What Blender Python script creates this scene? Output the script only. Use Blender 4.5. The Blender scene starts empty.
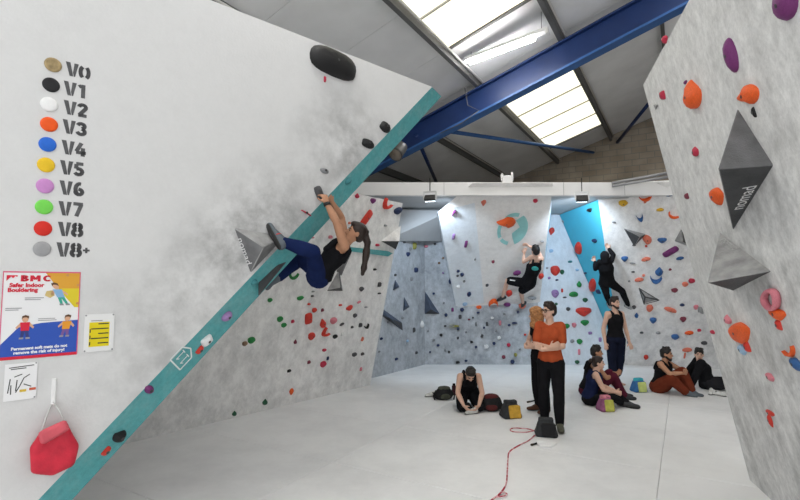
import bpy, bmesh, math, random
import numpy as np
from mathutils import Vector, Matrix
random.seed(7)
SC = bpy.context.scene
COL = SC.collection
R_ = math.radians

# ------------------------------------------------------------------ camera, world, exposure
F = 480.0                                   # focal length in pixels of an 800 x 500 frame
CAM = np.array([0.0, 0.0, 2.08])            # eye 2.08 m above the matting
PITCH = math.atan(33 / 480.0)
cd = bpy.data.cameras.new('camera'); cd.sensor_width = 36.0; cd.lens = 36.0 * F / 800.0
cam = bpy.data.objects.new('camera', cd); COL.objects.link(cam)
cam.location = CAM; cam.rotation_euler = (math.pi / 2 + PITCH, 0, 0)
cd.clip_start = 0.05; cd.clip_end = 200
SC.camera = cam
W = bpy.data.worlds.new('world'); SC.world = W; W.use_nodes = True
W.node_tree.nodes['Background'].inputs[0].default_value = (0.965, 0.985, 1.0, 1)
W.node_tree.nodes['Background'].inputs[1].default_value = 1.32
SC.view_settings.view_transform = 'Standard'; SC.view_settings.look = 'None'
SC.view_settings.exposure = 0.12; SC.view_settings.gamma = 1.0
SC.view_settings.use_curve_mapping = False
SKYLIGHT_STRENGTH = 1.3
TUBE_STRENGTH = 60.0
FLOOD_WATT = 150.0

fw = np.array([0, math.cos(PITCH), math.sin(PITCH)]); up_ = np.array([0, -math.sin(PITCH), math.cos(PITCH)]); rt = np.array([1.0, 0, 0])
def ray(x, y): return fw + rt * (x - 400) / F + up_ * (250 - y) / F
def pl(x, y, p, n):
    d = ray(x, y); p = np.asarray(p, float); n = np.asarray(n, float)
    return CAM + d * (((p - CAM) @ n) / (d @ n))
def proj(P):
    d = np.asarray(P, float) - CAM; k = d @ fw
    return np.array([400 + F * (d @ rt) / k, 250 - F * (d @ up_) / k])
def fl(x, y, z=0.0): return pl(x, y, (0, 0, z), (0, 0, 1))
def yat(x, y, Y): return pl(x, y, (0, Y, 0), (0, 1, 0))
def A(*v): return np.array(v, float)
def nrm(v): v = np.asarray(v, float); return v / np.linalg.norm(v)
def lerp(a, b, t): return np.asarray(a) * (1 - t) + np.asarray(b) * t

# ------------------------------------------------------------------ materials
MATS = {}
def mat(name, col, rough=0.6, spec=0.3, var=0.0, scale=8.0, bump=0.0, metal=0.0, emit=0.0, bscale=None, sss=0.0):
    if name in MATS: return MATS[name]
    m = bpy.data.materials.new(name); m.use_nodes = True; MATS[name] = m
    nt = m.node_tree; b = nt.nodes['Principled BSDF']
    b.inputs['Roughness'].default_value = rough; b.inputs['Metallic'].default_value = metal
    b.inputs['Specular IOR Level'].default_value = spec
    c = (*col, 1)
    b.inputs['Base Color'].default_value = c
    if var or bump:
        tc = nt.nodes.new('ShaderNodeTexCoord')
        nz = nt.nodes.new('ShaderNodeTexNoise'); nz.inputs['Scale'].default_value = scale; nz.inputs['Detail'].default_value = 5
        nt.links.new(tc.outputs['Object'], nz.inputs['Vector'])
        if var:
            r = nt.nodes.new('ShaderNodeValToRGB')
            r.color_ramp.elements[0].position = 0.3; r.color_ramp.elements[1].position = 0.7
            r.color_ramp.elements[0].color = (*[max(0, x * (1 - var)) for x in col], 1)
            r.color_ramp.elements[1].color = (*[min(1, x * (1 + var)) for x in col], 1)
            nt.links.new(nz.outputs['Fac'], r.inputs[0]); nt.links.new(r.outputs[0], b.inputs['Base Color'])
        if bump:
            n2 = nz
            if bscale:
                n2 = nt.nodes.new('ShaderNodeTexNoise'); n2.inputs['Scale'].default_value = bscale
                nt.links.new(tc.outputs['Object'], n2.inputs['Vector'])
            bp = nt.nodes.new('ShaderNodeBump'); bp.inputs['Strength'].default_value = bump; bp.inputs['Distance'].default_value = 0.01
            nt.links.new(n2.outputs['Fac'], bp.inputs['Height']); nt.links.new(bp.outputs[0], b.inputs['Normal'])
    if emit:
        b.inputs['Emission Color'].default_value = c; b.inputs['Emission Strength'].default_value = emit
    return m

def wall_mat(name, base, dirt_shade, amount, lo=0.48, hi=0.72, scale=(1.6, 1.6, .9), spots=(), fine=0.06, mot=0.0):
    """painted plywood: chalk, rubber scuffs and dust over the paint, with shade painted in on some walls"""
    m = bpy.data.materials.new(name); m.use_nodes = True; MATS[name] = m
    nt = m.node_tree; N = nt.nodes; K = nt.links; b = N['Principled BSDF']
    b.inputs['Roughness'].default_value = 0.75; b.inputs['Specular IOR Level'].default_value = 0.2
    tc = N.new('ShaderNodeTexCoord')
    mp = N.new('ShaderNodeMapping'); mp.inputs['Scale'].default_value = scale; K.new(tc.outputs['Object'], mp.inputs['Vector'])
    n1 = N.new('ShaderNodeTexNoise'); n1.inputs['Scale'].default_value = 1.4; n1.inputs['Detail'].default_value = 9; n1.inputs['Roughness'].default_value = .68
    K.new(mp.outputs[0], n1.inputs['Vector'])
    r1 = N.new('ShaderNodeMapRange'); r1.inputs[1].default_value = lo; r1.inputs[2].default_value = hi; K.new(n1.outputs['Fac'], r1.inputs[0])
    n2 = N.new('ShaderNodeTexNoise'); n2.inputs['Scale'].default_value = 26; n2.inputs['Detail'].default_value = 4
    K.new(mp.outputs[0], n2.inputs['Vector'])
    fac = N.new('ShaderNodeMath'); fac.operation = 'MULTIPLY'; fac.inputs[1].default_value = amount; K.new(r1.outputs[0], fac.inputs[0])
    last = fac.outputs[0]
    for (p, rad, amt) in spots:                       # scuffs around busy holds; on some walls shade painted as dark patches
        d = N.new('ShaderNodeVectorMath'); d.operation = 'DISTANCE'; d.inputs[1].default_value = tuple(p); K.new(tc.outputs['Object'], d.inputs[0])
        rr = N.new('ShaderNodeMapRange'); rr.inputs[1].default_value = rad; rr.inputs[2].default_value = 0; rr.inputs[3].default_value = 0; rr.inputs[4].default_value = 1
        K.new(d.outputs['Value'], rr.inputs[0])
        n3 = N.new('ShaderNodeMapRange'); n3.inputs[1].default_value = .36; n3.inputs[2].default_value = .66; n3.inputs[4].default_value = amt
        K.new(n1.outputs['Fac'], n3.inputs[0])
        mu = N.new('ShaderNodeMath'); mu.operation = 'MULTIPLY'; K.new(rr.outputs[0], mu.inputs[0]); K.new(n3.outputs[0], mu.inputs[1])
        ad = N.new('ShaderNodeMath'); ad.operation = 'ADD'; ad.use_clamp = True; K.new(last, ad.inputs[0]); K.new(mu.outputs[0], ad.inputs[1])
        last = ad.outputs[0]
    mx = N.new('ShaderNodeMix'); mx.data_type = 'RGBA'; mx.inputs[6].default_value = (*base, 1); mx.inputs[7].default_value = (*dirt_shade, 1)
    K.new(last, mx.inputs[0])
    hs = N.new('ShaderNodeMapRange'); hs.inputs[3].default_value = 1 - fine; hs.inputs[4].default_value = 1 + fine; K.new(n2.outputs['Fac'], hs.inputs[0])
    m2 = N.new('ShaderNodeVectorMath'); m2.operation = 'SCALE'; K.new(mx.outputs[2], m2.inputs[0]); K.new(hs.outputs[0], m2.inputs['Scale'])
    n4 = N.new('ShaderNodeTexNoise'); n4.inputs['Scale'].default_value = 5.5; n4.inputs['Detail'].default_value = 7; n4.inputs['Roughness'].default_value = .75; n4.inputs['Distortion'].default_value = .15
    K.new(mp.outputs[0], n4.inputs['Vector'])
    h4 = N.new('ShaderNodeMapRange'); h4.inputs[1].default_value = .32; h4.inputs[2].default_value = .62; h4.inputs[3].default_value = 1 - 2 * mot; h4.inputs[4].default_value = 1 + .4 * mot; K.new(n4.outputs['Fac'], h4.inputs[0])
    m3 = N.new('ShaderNodeVectorMath'); m3.operation = 'SCALE'; K.new(m2.outputs[0], m3.inputs[0]); K.new(h4.outputs[0], m3.inputs['Scale'])
    K.new(m3.outputs[0], b.inputs['Base Color'])
    bp = N.new('ShaderNodeBump'); bp.inputs['Strength'].default_value = .15; bp.inputs['Distance'].default_value = .01
    K.new(n2.outputs['Fac'], bp.inputs['Height']); K.new(bp.outputs[0], b.inputs['Normal'])
    return m

# ------------------------------------------------------------------ helpers
def mk(name, verts, faces, m, parent=None, smooth=False, mats=None, fmat=None):
    me = bpy.data.meshes.new(name); me.from_pydata([tuple(map(float, v)) for v in verts], [], [tuple(map(int, f)) for f in faces]); me.update()
    for x in (mats or [m]): me.materials.append(x)
    if fmat: me.polygons.foreach_set('material_index', fmat)
    if smooth: me.polygons.foreach_set('use_smooth', [True] * len(me.polygons))
    o = bpy.data.objects.new(name, me); COL.objects.link(o)
    if parent: o.parent = parent
    return o
def fixn(o):
    bm = bmesh.new(); bm.from_mesh(o.data); bmesh.ops.recalc_face_normals(bm, faces=bm.faces); bm.to_mesh(o.data); bm.free(); return o
def empty(name, loc=(0, 0, 0), label=None, cat=None, group=None, kind=None):
    o = bpy.data.objects.new(name, None); COL.objects.link(o); o.location = tuple(map(float, loc)); o.empty_display_size = .1
    return tag(o, label, cat, group, kind)
def tag(o, label=None, cat=None, group=None, kind=None):
    if label: o['label'] = label
    if cat: o['category'] = cat
    if group: o['group'] = group
    if kind: o['kind'] = kind
    return o
def under(o, parent):
    """parent o (built in world coordinates) to an Empty that may stand elsewhere"""
    o.parent = parent; o.matrix_parent_inverse = Matrix.Translation(-Vector(parent.location)) if parent.type == 'EMPTY' else Matrix.Identity(4); return o
def slab(name, poly, off, m, parent=None):
    """closed prism from polygon poly extruded by vector off"""
    n = len(poly); v = [np.asarray(p, float) for p in poly] + [np.asarray(p, float) + off for p in poly]
    f = [tuple(range(n)), tuple(range(2 * n - 1, n - 1, -1))] + [(i, i + n, (i + 1) % n + n, (i + 1) % n) for i in range(n)]
    return fixn(mk(name, v, f, m, parent))
def obox(name, c, ax, half, m, parent=None, bev=0.0):
    """box centred at c with axes ax and half sizes"""
    c = np.asarray(c, float); v = []
    for sx in (-1, 1):
        for sy in (-1, 1):
            for sz in (-1, 1): v.append(c + sx * half[0] * ax[0] + sy * half[1] * ax[1] + sz * half[2] * ax[2])
    f = [(0, 1, 3, 2), (4, 6, 7, 5), (0, 4, 5, 1), (2, 3, 7, 6), (0, 2, 6, 4), (1, 5, 7, 3)]
    o = fixn(mk(name, v, f, m, parent))
    if bev:
        bm = bmesh.new(); bm.from_mesh(o.data); bmesh.ops.bevel(bm, geom=bm.edges[:], offset=bev, segments=2, affect='EDGES', profile=.5); bm.to_mesh(o.data); bm.free()
    return o
XYZ = np.eye(3)
def tube_vf(pts, rad, n=8, closed=False):
    pts = [np.asarray(p, float) for p in pts]; V = []; Fc = []; k = len(pts)
    prev = None
    for i, p in enumerate(pts):
        t = nrm(pts[min(i + 1, k - 1)] - pts[max(i - 1, 0)])
        a = prev if prev is not None else (A(0, 0, 1) if abs(t[2]) < .9 else A(1, 0, 0))
        u = nrm(a - t * (a @ t)); prev = u; v = np.cross(t, u)
        r = rad[i] if hasattr(rad, '__len__') else rad
        for j in range(n):
            th = 2 * math.pi * j / n; V.append(p + r * (math.cos(th) * u + math.sin(th) * v))
    for i in range(k - 1):
        for j in range(n): Fc.append((i * n + j, i * n + (j + 1) % n, (i + 1) * n + (j + 1) % n, (i + 1) * n + j))
    Fc.append(tuple(range(n - 1, -1, -1))); Fc.append(tuple(range((k - 1) * n, k * n)))
    return V, Fc
def tube(name, pts, rad, m, parent=None, n=8):
    V, Fc = tube_vf(pts, rad, n); return mk(name, V, Fc, m, parent, smooth=True)

# ------------------------------------------------------------------ the planes of the place
LD = A(.741, .672, 0); LD = nrm(LD); LN = A(-LD[1], LD[0], 0)             # left wall: along, into the wall
LP = yat(40, 310, 3.24)
AR0 = pl(40, 498, LP, LN); AR1 = pl(432, 87, LP, LN)                       # the overhanging edge
ED = nrm(AR1 - AR0); ARF = AR0 - ED * (AR0[2] / ED[2]); LTOP = AR1[2]
QD = nrm(LD * ED[2] - A(0, 0, 1) * (ED @ LD))
TW = .255 * (QD * math.cos(R_(30)) + LN * math.sin(R_(30)))               # the turquoise bevel
TN = nrm(np.cross(ED, TW));  TN = TN if TN @ (CAM - AR0) > 0 else -TN
UB1, UB2 = A(-3.66, 6.26, 0), A(-.61, 9.98, 0); UD = nrm(UB2 - UB1); UO = A(UD[1], -UD[0], 0)
UH, UL = 3.66, .86
UN = nrm(np.cross(UD, A(UO[0] * UL, UO[1] * UL, UH))); UN = UN if UN @ (CAM - UB1) > 0 else -UN
RB = A(3.7, 5.23, 0); RDr = nrm(A(.13, .46, 0)); RT = A(2.72, 5.23, 4.29)
RN = nrm(np.cross(RDr, RT - RB)); RN = RN if RN @ (CAM - RB) > 0 else -RN
YB = 12.45
PTL, PTR, PBR, PBL = A(1.48, 9.65, 4.11), A(3.11, 9.65, 4.11), yat(540, 301, YB - .06), yat(484, 303, YB - .06)
FTL, FBL = yat(438, 212, 11.4), yat(456, 306, YB - .03)
_fn = np.cross(PBL - PTL, FBL - PTL); FTL = pl(438, 212, PTL, _fn)
PN = nrm(np.cross(PTR - PTL, PBL - PTL)); PN = PN if PN @ (CAM - PTL) > 0 else -PN
FN = nrm(np.cross(PBL - PTL, FTL - PTL)); FN = FN if FN @ (CAM - PTL) > 0 else -FN
WA = A(5.69, YB, 0); WB = A(4.25, 10.2, 3.86); CT = A(4.17, YB, 3.86); WV = A(1.68, -.5, 0)
WN = nrm(np.cross(WV, WB - WA)); WN = WN if WN @ (CAM - WA) > 0 else -WN
CN = nrm(np.cross(CT - WA, WB - WA)); CN = CN if CN @ (CAM - WA) > 0 else -CN
B2A, B2B = A(-.75, 10.5, 0), A(.64, YB, 0); B2D = nrm(B2B - B2A); B2N = A(B2D[1], -B2D[0], 0)
WALL = {'L': (LP, -LN), 'T': (AR0, TN), 'U': (UB1, UN), 'R': (RB, RN), 'B': (A(0, YB - .03, 0), A(0, -1, 0)), 'P': (PTL, PN), 'F': (PTL, FN),
        'W': (WA, WN), 'C': (WA, CN), 'Y': (B2A, B2N), 'G': (A(0, 0, 0), A(0, 0, 1))}
def on(w, x, y, off=0.0):
    p, n = WALL[w]; return pl(x, y, np.asarray(p) + np.asarray(n) * off, n)
def frame(w, P=None):
    n = WALL[w][1]; v = A(0, 0, 1) if w != 'G' else A(0, 1, 0)
    v = nrm(v - n * (v @ n)); u = np.cross(v, n); return u, v, n

# ------------------------------------------------------------------ structure: matting floor
PU = nrm(A(.508, .861, 0)); SL = A(PU[1], -PU[0], 0); PITCH_R = .324       # hall axes: along purlins, up the slope
def H(s, p, z=0.0): return SL * s + PU * p + A(0, 0, z)
def RZ(s): return 6.75 + PITCH_R * (s + 2.69)
M_floor = wall_mat('white_vinyl_matting', (.87, .87, .87), (.52, .52, .53), .5, .42, .8, (.5, .5, .5), fine=.025)
M_floor.node_tree.nodes['Principled BSDF'].inputs['Roughness'].default_value = .5
floor = empty('floor', kind='structure', label='pale grey vinyl matting floor laid in large panels')
mk('floor_base', [(-16, -5, -.3), (16, -5, -.3), (16, 22, -.3), (-16, 22, -.3), (-16, -5, -.02), (16, -5, -.02), (16, 22, -.02), (-16, 22, -.02)],
   [(0, 3, 2, 1), (4, 5, 6, 7), (0, 1, 5, 4), (1, 2, 6, 5), (2, 3, 7, 6), (3, 0, 4, 7)], mat('seam_grey', (.42, .42, .43), .8), floor)
g = .0018
for i in range(-4, 4):
    for j in range(-1, 9):
        s0, s1, p0, p1 = -.3 + 3.3 * i + g, -.3 + 3.3 * (i + 1) - g, 1.25 + 1.65 * (j - 1) + g, 1.25 + 1.65 * j - g
        if abs(s0 + 1.6 - (p0 * 0 - 2)) > 9.5: continue
        b = .006
        v = [H(s0, p0, -.02), H(s1, p0, -.02), H(s1, p1, -.02), H(s0, p1, -.02), H(s0, p0, -b), H(s1, p0, -b), H(s1, p1, -b), H(s0, p1, -b),
             H(s0 + b, p0 + b), H(s1 - b, p0 + b), H(s1 - b, p1 - b), H(s0 + b, p1 - b)]
        f = [(8, 9, 10, 11)] + [(k, (k + 1) % 4, (k + 1) % 4 + 4, k + 4) for k in range(4)] + [(k + 4, (k + 1) % 4 + 4, (k + 1) % 4 + 8, k + 8) for k in range(4)]
        fixn(mk('mat_panel', v, f, M_floor, floor))

# ------------------------------------------------------------------ structure: roof
M_roof = mat('grey_roof_lining', (.80, .80, .81), .8, .2, var=.06, scale=1.5)
M_purlin = mat('dark_galvanised_purlin', (.10, .10, .10), .5, .4)
M_pipe = mat('light_conduit', (.62, .61, .58), .45, .4)
M_blue = mat('blue_painted_steel', (.008, .028, .115), .42, .45, var=.12, scale=3)
M_bluel = mat('blue_painted_flange', (.03, .11, .32), .45, .45, var=.1, scale=3)
M_sky = mat('daylit_rooflight', (1, .95, .74), .4, .2, emit=SKYLIGHT_STRENGTH)
M_sky.node_tree.nodes['Principled BSDF'].inputs['Base Color'].default_value = (.8, .78, .7, 1)
ceiling = empty('ceiling', kind='structure', label='sloping grey lined roof on dark purlins with a blue steel rafter')
SE = [-8.9, -7.1, -5.3, -3.65, -1.92, -.2, 1.55, 3.3, 5.05, 6.8]
def roofbox(name, s0, s1, p0, p1, zo, th, m, gap=.006):
    s0 += gap; s1 -= gap; p0 += gap; p1 -= gap
    v = [H(s, p, RZ(s) + zo + dz) for dz in (0, th) for (s, p) in ((s0, p0), (s1, p0), (s1, p1), (s0, p1))]
    return fixn(mk(name, v, [(0, 1, 2, 3), (4, 7, 6, 5), (0, 4, 5, 1), (1, 5, 6, 2), (2, 6, 7, 3), (3, 7, 4, 0)], m, ceiling))
PE = [-3.5, -.45, 3.35, 7.95, 11.1, 15.7, 17.15]
for a in range(len(SE) - 1):
    for b in range(len(PE) - 1):
        p0, p1 = PE[b], PE[b + 1]
        if a in (3, 5) and b in (0, 2, 4):  # includes unseen rooflights added for light: upper strip and behind the camera
            if a == 5 and b > 2: continue_sky = False
            else: continue_sky = True
        else: continue_sky = False
        if continue_sky:
            n = 4
            for k in range(n):
                q0, q1 = p0 + (p1 - p0) * k / n, p0 + (p1 - p0) * (k + 1) / n
                roofbox('skylight_pane', SE[a], SE[a + 1], q0, q1, .02, .03, M_sky, .012)
            roofbox('skylight_curb', SE[a], SE[a + 1], p0 - .03, p0 + .03, -.02, .08, M_purlin, 0); roofbox('skylight_curb', SE[a], SE[a + 1], p1 - .03, p1 + .03, -.02, .08, M_purlin, 0)
            for k in range(1, n):
                q = p0 + (p1 - p0) * k / n
                roofbox('glazing_bar', SE[a], SE[a + 1], q - .018, q + .018, -.01, .05, mat('glazing_bar_grey', (.42, .41, .37), .5), 0)
        else:
            n = max(1, round((p1 - p0) / 1.6))
            for k in range(n): roofbox('roof_panel', SE[a], SE[a + 1], p0 + (p1 - p0) * k / n, p0 + (p1 - p0) * (k + 1) / n, 0, .06, M_roof, .004)
for s in SE[1:-1]:
    roofbox('purlin', s - .035, s + .035, -3.5, 17.12, -.19, .185, M_purlin, 0)
for s in (SE[3], SE[2], SE[4]):
    tube('conduit', [H(s + .085, p, RZ(s + .085) - .10) for p in (-3, 17)], .022, M_pipe, ceiling, 8)
# blue rafter at p = 9.55: I-section
PR = 9.55
def rafter_bar(name, p0, p1, z0, z1, m, s0=-8.7, s1=6.0):
    v = [H(s, p, RZ(s) + z) for s in (s0, s1) for (p, z) in ((p0, z0), (p1, z0), (p1, z1), (p0, z1))]
    return fixn(mk(name, v, [(0, 1, 2, 3), (4, 7, 6, 5), (0, 4, 5, 1), (1, 5, 6, 2), (2, 6, 7, 3), (3, 7, 4, 0)], m, ceiling))
rafter_bar('rafter_web', PR - .03, PR + .03, -.74, -.22, M_blue)
rafter_bar('rafter_top_flange', PR - .13, PR + .13, -.23, -.19, M_blue)
rafter_bar('rafter_bottom_flange', PR - .13, PR + .13, -.78, -.735, M_bluel)
def roof_at(x, y, off):
    n = nrm(A(-PITCH_R * SL[0], -PITCH_R * SL[1], 1)); return pl(x, y, A(1.95, 8.6, 6.75 + off), n)
tube('brace', [roof_at(446, 131, -.45), roof_at(597, 153, -.3)], .05, M_bluel, ceiling, 8)
tube('brace', [roof_at(416, 136, -.5), roof_at(438, 186, -.4)], .05, M_blue, ceiling, 8)
tube('brace', [roof_at(658, 92, -.4), roof_at(612, 149, -.3)], .05, M_blue, ceiling, 8)
tube('cable', [H(-3.9, PR - .2, RZ(-3.9) - .1), H(-3.85, PR - .18, RZ(-3.85) - .5), H(-3.6, PR - .17, RZ(-3.6) - .74), H(-4.0, PR - .19, RZ(-4.) - .83), H(-4.5, PR - .19, RZ(-4.5) - .8)], .012, M_purlin, ceiling, 6)

# hall shell
def brick_mat():
    m = bpy.data.materials.new('old_brown_brick'); m.use_nodes = True; nt = m.node_tree; b = nt.nodes['Principled BSDF']
    tc = nt.nodes.new('ShaderNodeTexCoord'); bt = nt.nodes.new('ShaderNodeTexBrick'); nz = nt.nodes.new('ShaderNodeTexNoise')
    bt.inputs['Color1'].default_value = (.31, .245, .18, 1); bt.inputs['Color2'].default_value = (.40, .33, .25, 1); bt.inputs['Mortar'].default_value = (.25, .23, .2, 1)
    bt.inputs['Scale'].default_value = 1.0; bt.inputs['Brick Width'].default_value = .44; bt.inputs['Row Height'].default_value = .2; bt.inputs['Mortar Size'].default_value = .012
    nt.links.new(tc.outputs['UV'], bt.inputs['Vector']); nz.inputs['Scale'].default_value = 1.2; nz.inputs['Detail'].default_value = 6
    nt.links.new(tc.outputs['Object'], nz.inputs['Vector'])
    mx = nt.nodes.new('ShaderNodeMix'); mx.data_type = 'RGBA'; mx.blend_type = 'OVERLAY'; mx.inputs[0].default_value = .6
    nt.links.new(bt.outputs[0], mx.inputs[6]); nt.links.new(nz.outputs['Fac'], mx.inputs[7])
    hs = nt.nodes.new('ShaderNodeHueSaturation'); hs.inputs['Saturation'].default_value = .85; nt.links.new(mx.outputs[2], hs.inputs['Color'])
    nt.links.new(hs.outputs[0], b.inputs['Base Color']); b.inputs['Roughness'].default_value = .9
    return m
gw = mk('wall_gable', [H(-12, 17.15, -.3), H(8, 17.15, -.3), H(8, 17.15, 10.2), H(-12, 17.15, 4.0)], [(0, 1, 2, 3)], brick_mat())
uv = gw.data.uv_layers.new(name='uv')
for k, (a, b) in enumerate(((-12, 0), (8, 0), (8, 10.5), (-12, 4.3))): uv.data[k].uv = (a, b)
tag(gw, 'brown brick gable wall showing above the climbing walls', kind='structure')
slab('wall_eaves', [H(-8.4, -3.5, -.3), H(-8.4, 17.1, -.3), H(-8.4, 17.1, 4.95), H(-8.4, -3.5, 4.95)], -SL * .2, mat('dark_cladding', (.05, .05, .05), .8))['kind'] = 'structure'
slab('wall_hall_side', [H(6.7, 2, -.3), H(6.7, 17.1, -.3), H(6.7, 17.1, 9.7), H(6.7, 2, 9.7)], SL * .2, mat('grey_cladding', (.4, .4, .4), .8))['kind'] = 'structure'

# ------------------------------------------------------------------ structure: climbing walls
sp = [(pl(275, 225, LP, LN), .75, .95), (pl(350, 150, LP, LN), .8, .8), (pl(165, 340, LP, LN), .75, .6), (pl(225, 265, LP, LN), .7, .7), (pl(60, 420, LP, LN), .6, .25)]
M_L = wall_mat('white_painted_plywood_left', (.70, .70, .70), (.22, .22, .22), .07, .5, .8, (2, 2, 2), sp, .02, .012)
M_U = wall_mat('chalky_plywood_rear', (.88, .875, .865), (.42, .42, .42), .5, .46, .74, (1.4, 1.4, 1.0), (), .06, .11)
M_R = wall_mat('chalky_shaded_plywood_right', (.77, .77, .765), (.30, .30, .30), .42, .44, .80, (2.4, 2.4, 1.7),
               [(pl(775, 300, RB, RN), 1.4, .45), (pl(760, 430, RB, RN), 1.5, .5), (pl(790, 190, RB, RN), 1.0, .45)], .10, .12)  # shading over the right and lower wall painted in as dark patches
M_B = wall_mat('scuffed_shaded_plywood_back', (.50, .53, .565), (.20, .22, .25), .5, .42, .74, (1.2, 1.2, 1.0), [(yat(490, 340, YB), 1.5, .4)], .08, .17)  # bay shade and cool flood tint put into the base colour, scuffs on top
M_P = wall_mat('clean_plywood_prow', (.90, .885, .87), (.45, .44, .42), .25, .5, .8, (2, 2, 2), [(yat(515, 295, 12.2), 1.0, .6)], .03, .05)
M_F = wall_mat('floodlit_blue_prow_side', (.82, .87, .92), (.42, .46, .52), .3, .5, .8, (2, 2, 1), (), .03, .05)  # the flood lamp's bluish light put into the colour of the prow's sides
M_W = wall_mat('chalky_shaded_plywood_back_right', (.90, .895, .89), (.40, .40, .41), .32, .46, .78, (1.5, 1.5, .9), [(WA + A(1.5, -.3, .5), 2.4, .5)], .06, .10)  # dimmer foot of the leaning wall painted in as a broad dark patch
M_C = wall_mat('turquoise_painted_panel', (.085, .52, .70), (.1, .4, .5), .3, .5, .8, (2, 2, 2), (), .03)
M_T = wall_mat('turquoise_edge_paint', (.11, .40, .42), (.34, .52, .52), .45, .45, .8, (4, 4, 4), (), .06, .10)
M_fas = mat('white_fascia_board', (.80, .79, .785), .6, .2, var=.03, scale=2)
M_sof = mat('grey_soffit_board', (.50, .51, .52), .7, .2, var=.04, scale=2)

# left wall: solid whose right-hand edge is cut on the diagonal and bevelled
t0 = LP + LD * -4.0; FL0 = A(t0[0], t0[1], 0); TL0 = A(t0[0], t0[1], LTOP)
wl = slab('wall_left', [FL0, ARF, AR1, TL0], LN * 1.9, M_L); tag(wl, 'white left climbing wall with grade chart, cut off along a diagonal edge', kind='structure')
i0 = ARF + TW + ED * (-(TW[2]) / ED[2]); i1 = AR1 + TW + ED * (-(TW[2]) / ED[2])
b0, b1 = ARF + LN * 1.9, AR1 + LN * 1.9
te = fixn(mk('bevel_edge', [ARF, AR1, i1, i0, b0, b1], [(0, 3, 2, 1), (0, 1, 5, 4), (3, 4, 5, 2), (0, 4, 3), (1, 2, 5)], M_T, wl, mats=[M_T, M_U], fmat=[0, 1, 1, 0, 0]))
te['label'] = 'turquoise diagonal edge'
# rear left wall
ub = UB2 - UD * 9.5; uo = UO * UL + A(0, 0, UH)
wu = slab('wall_left_rear', [ub, UB2, UB2 + uo, ub + uo], -UO * .18, M_U); tag(wu, 'chalky white leaning wall under the turquoise edge, with green and red holds', kind='structure')
ts = slab('turquoise_strip', [on('U', 345, 246.5, .004), on('U', 387.5, 251, .004), on('U', 392, 253.3, .004), on('U', 387.5, 256.2, .004), on('U', 345, 250.5, .004)], UN * .02, M_T, wu)
# right wall
rn = RB - RDr * 6.5; ro = RT - RB
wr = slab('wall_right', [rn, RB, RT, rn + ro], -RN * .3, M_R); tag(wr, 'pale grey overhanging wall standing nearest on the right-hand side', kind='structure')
# back walls
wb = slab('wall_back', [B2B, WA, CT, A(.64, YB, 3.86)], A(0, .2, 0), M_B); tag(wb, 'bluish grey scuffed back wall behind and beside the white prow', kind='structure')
w1 = slab('wall_back_panel', [yat(538, 366, YB - .03), WA - A(.02, .03, 0), CT - A(.02, .03, 0), A(3.6, YB - .03, 3.86)], A(0, .03, 0), wall_mat('floodlit_back_wall', (.72, .765, .82), (.40, .43, .48), .4, .46, .76, (1.4, 1.4, .9), (), .05, .07)); tag(w1, 'wall panel in floodlit pale blue tone between the prow and the turquoise facet', kind='structure')  # lighter copy of the back wall colour, painting in the floodlit stretch
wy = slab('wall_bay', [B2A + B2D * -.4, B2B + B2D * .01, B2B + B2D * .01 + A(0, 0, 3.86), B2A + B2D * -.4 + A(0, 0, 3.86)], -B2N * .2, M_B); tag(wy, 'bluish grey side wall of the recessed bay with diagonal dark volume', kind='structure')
W1S = 1.75
w2t = WB + WV * W1S; upw = nrm(WB - WA); upw = nrm(np.cross(WN, nrm(WV))); upw = upw if upw[2] > 0 else -upw
w2 = slab('wall_back_right', [WA, WA + WV * W1S, w2t + upw * .33, WB + WV * .42 + upw * .33, WB + WV * .34, WB], -WN * .08, M_W); tag(w2, 'pale leaning back wall with blue, yellow and orange holds', kind='structure')
wc = slab('wall_turquoise', [WA, CT, WB], -CN * .02, M_C); tag(wc, 'bright turquoise triangular wall facet between two pale walls', kind='structure')
pv = [PTL, PTR, PBR, PBL, FTL, FBL, A(3.95, YB, 3.86), A(.95, YB, 3.86), yat(458, 307, YB), yat(540, 302.5, YB)]
pw = fixn(mk('wall_prow', pv, [(0, 1, 2, 3), (0, 3, 5, 4), (1, 6, 2), (0, 4, 7, 6, 1), (4, 5, 8, 7), (2, 6, 9), (3, 2, 9, 8), (3, 8, 5), (6, 7, 8, 9)], M_P, mats=[M_P, M_F], fmat=[0, 1, 1, 0, 1, 1, 0, 1, 0]))
tag(pw, 'white overhanging prow in the middle of the back wall with a turquoise disc', kind='structure')
slab('wall_bay_head', [A(-1.6, 11.2, 3.86), A(1.2, 11.4, 3.80), yat(444, 241, YB - .02), yat(385, 241, 11.2)], A(0, .25, .1), M_sof)['kind'] = 'structure'
fs = obox('trim_1', (3.0, 9.79, 4.005), XYZ, (5.6, .07, .135), M_fas); tag(fs, 'long white fascia board along the tops of the back walls', kind='structure')
sf = obox('trim_2', (3.0, 11.2, 3.91), XYZ, (5.6, 1.45, .03), M_sof); tag(sf, 'grey soffit board behind the white fascia', kind='structure')
for x in (.9, 3.35, 4.6): obox('joint', (x, 9.717, 4.005), XYZ, (.004, .004, .13), mat('joint_grey', (.4, .4, .4), .8), fs)

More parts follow.
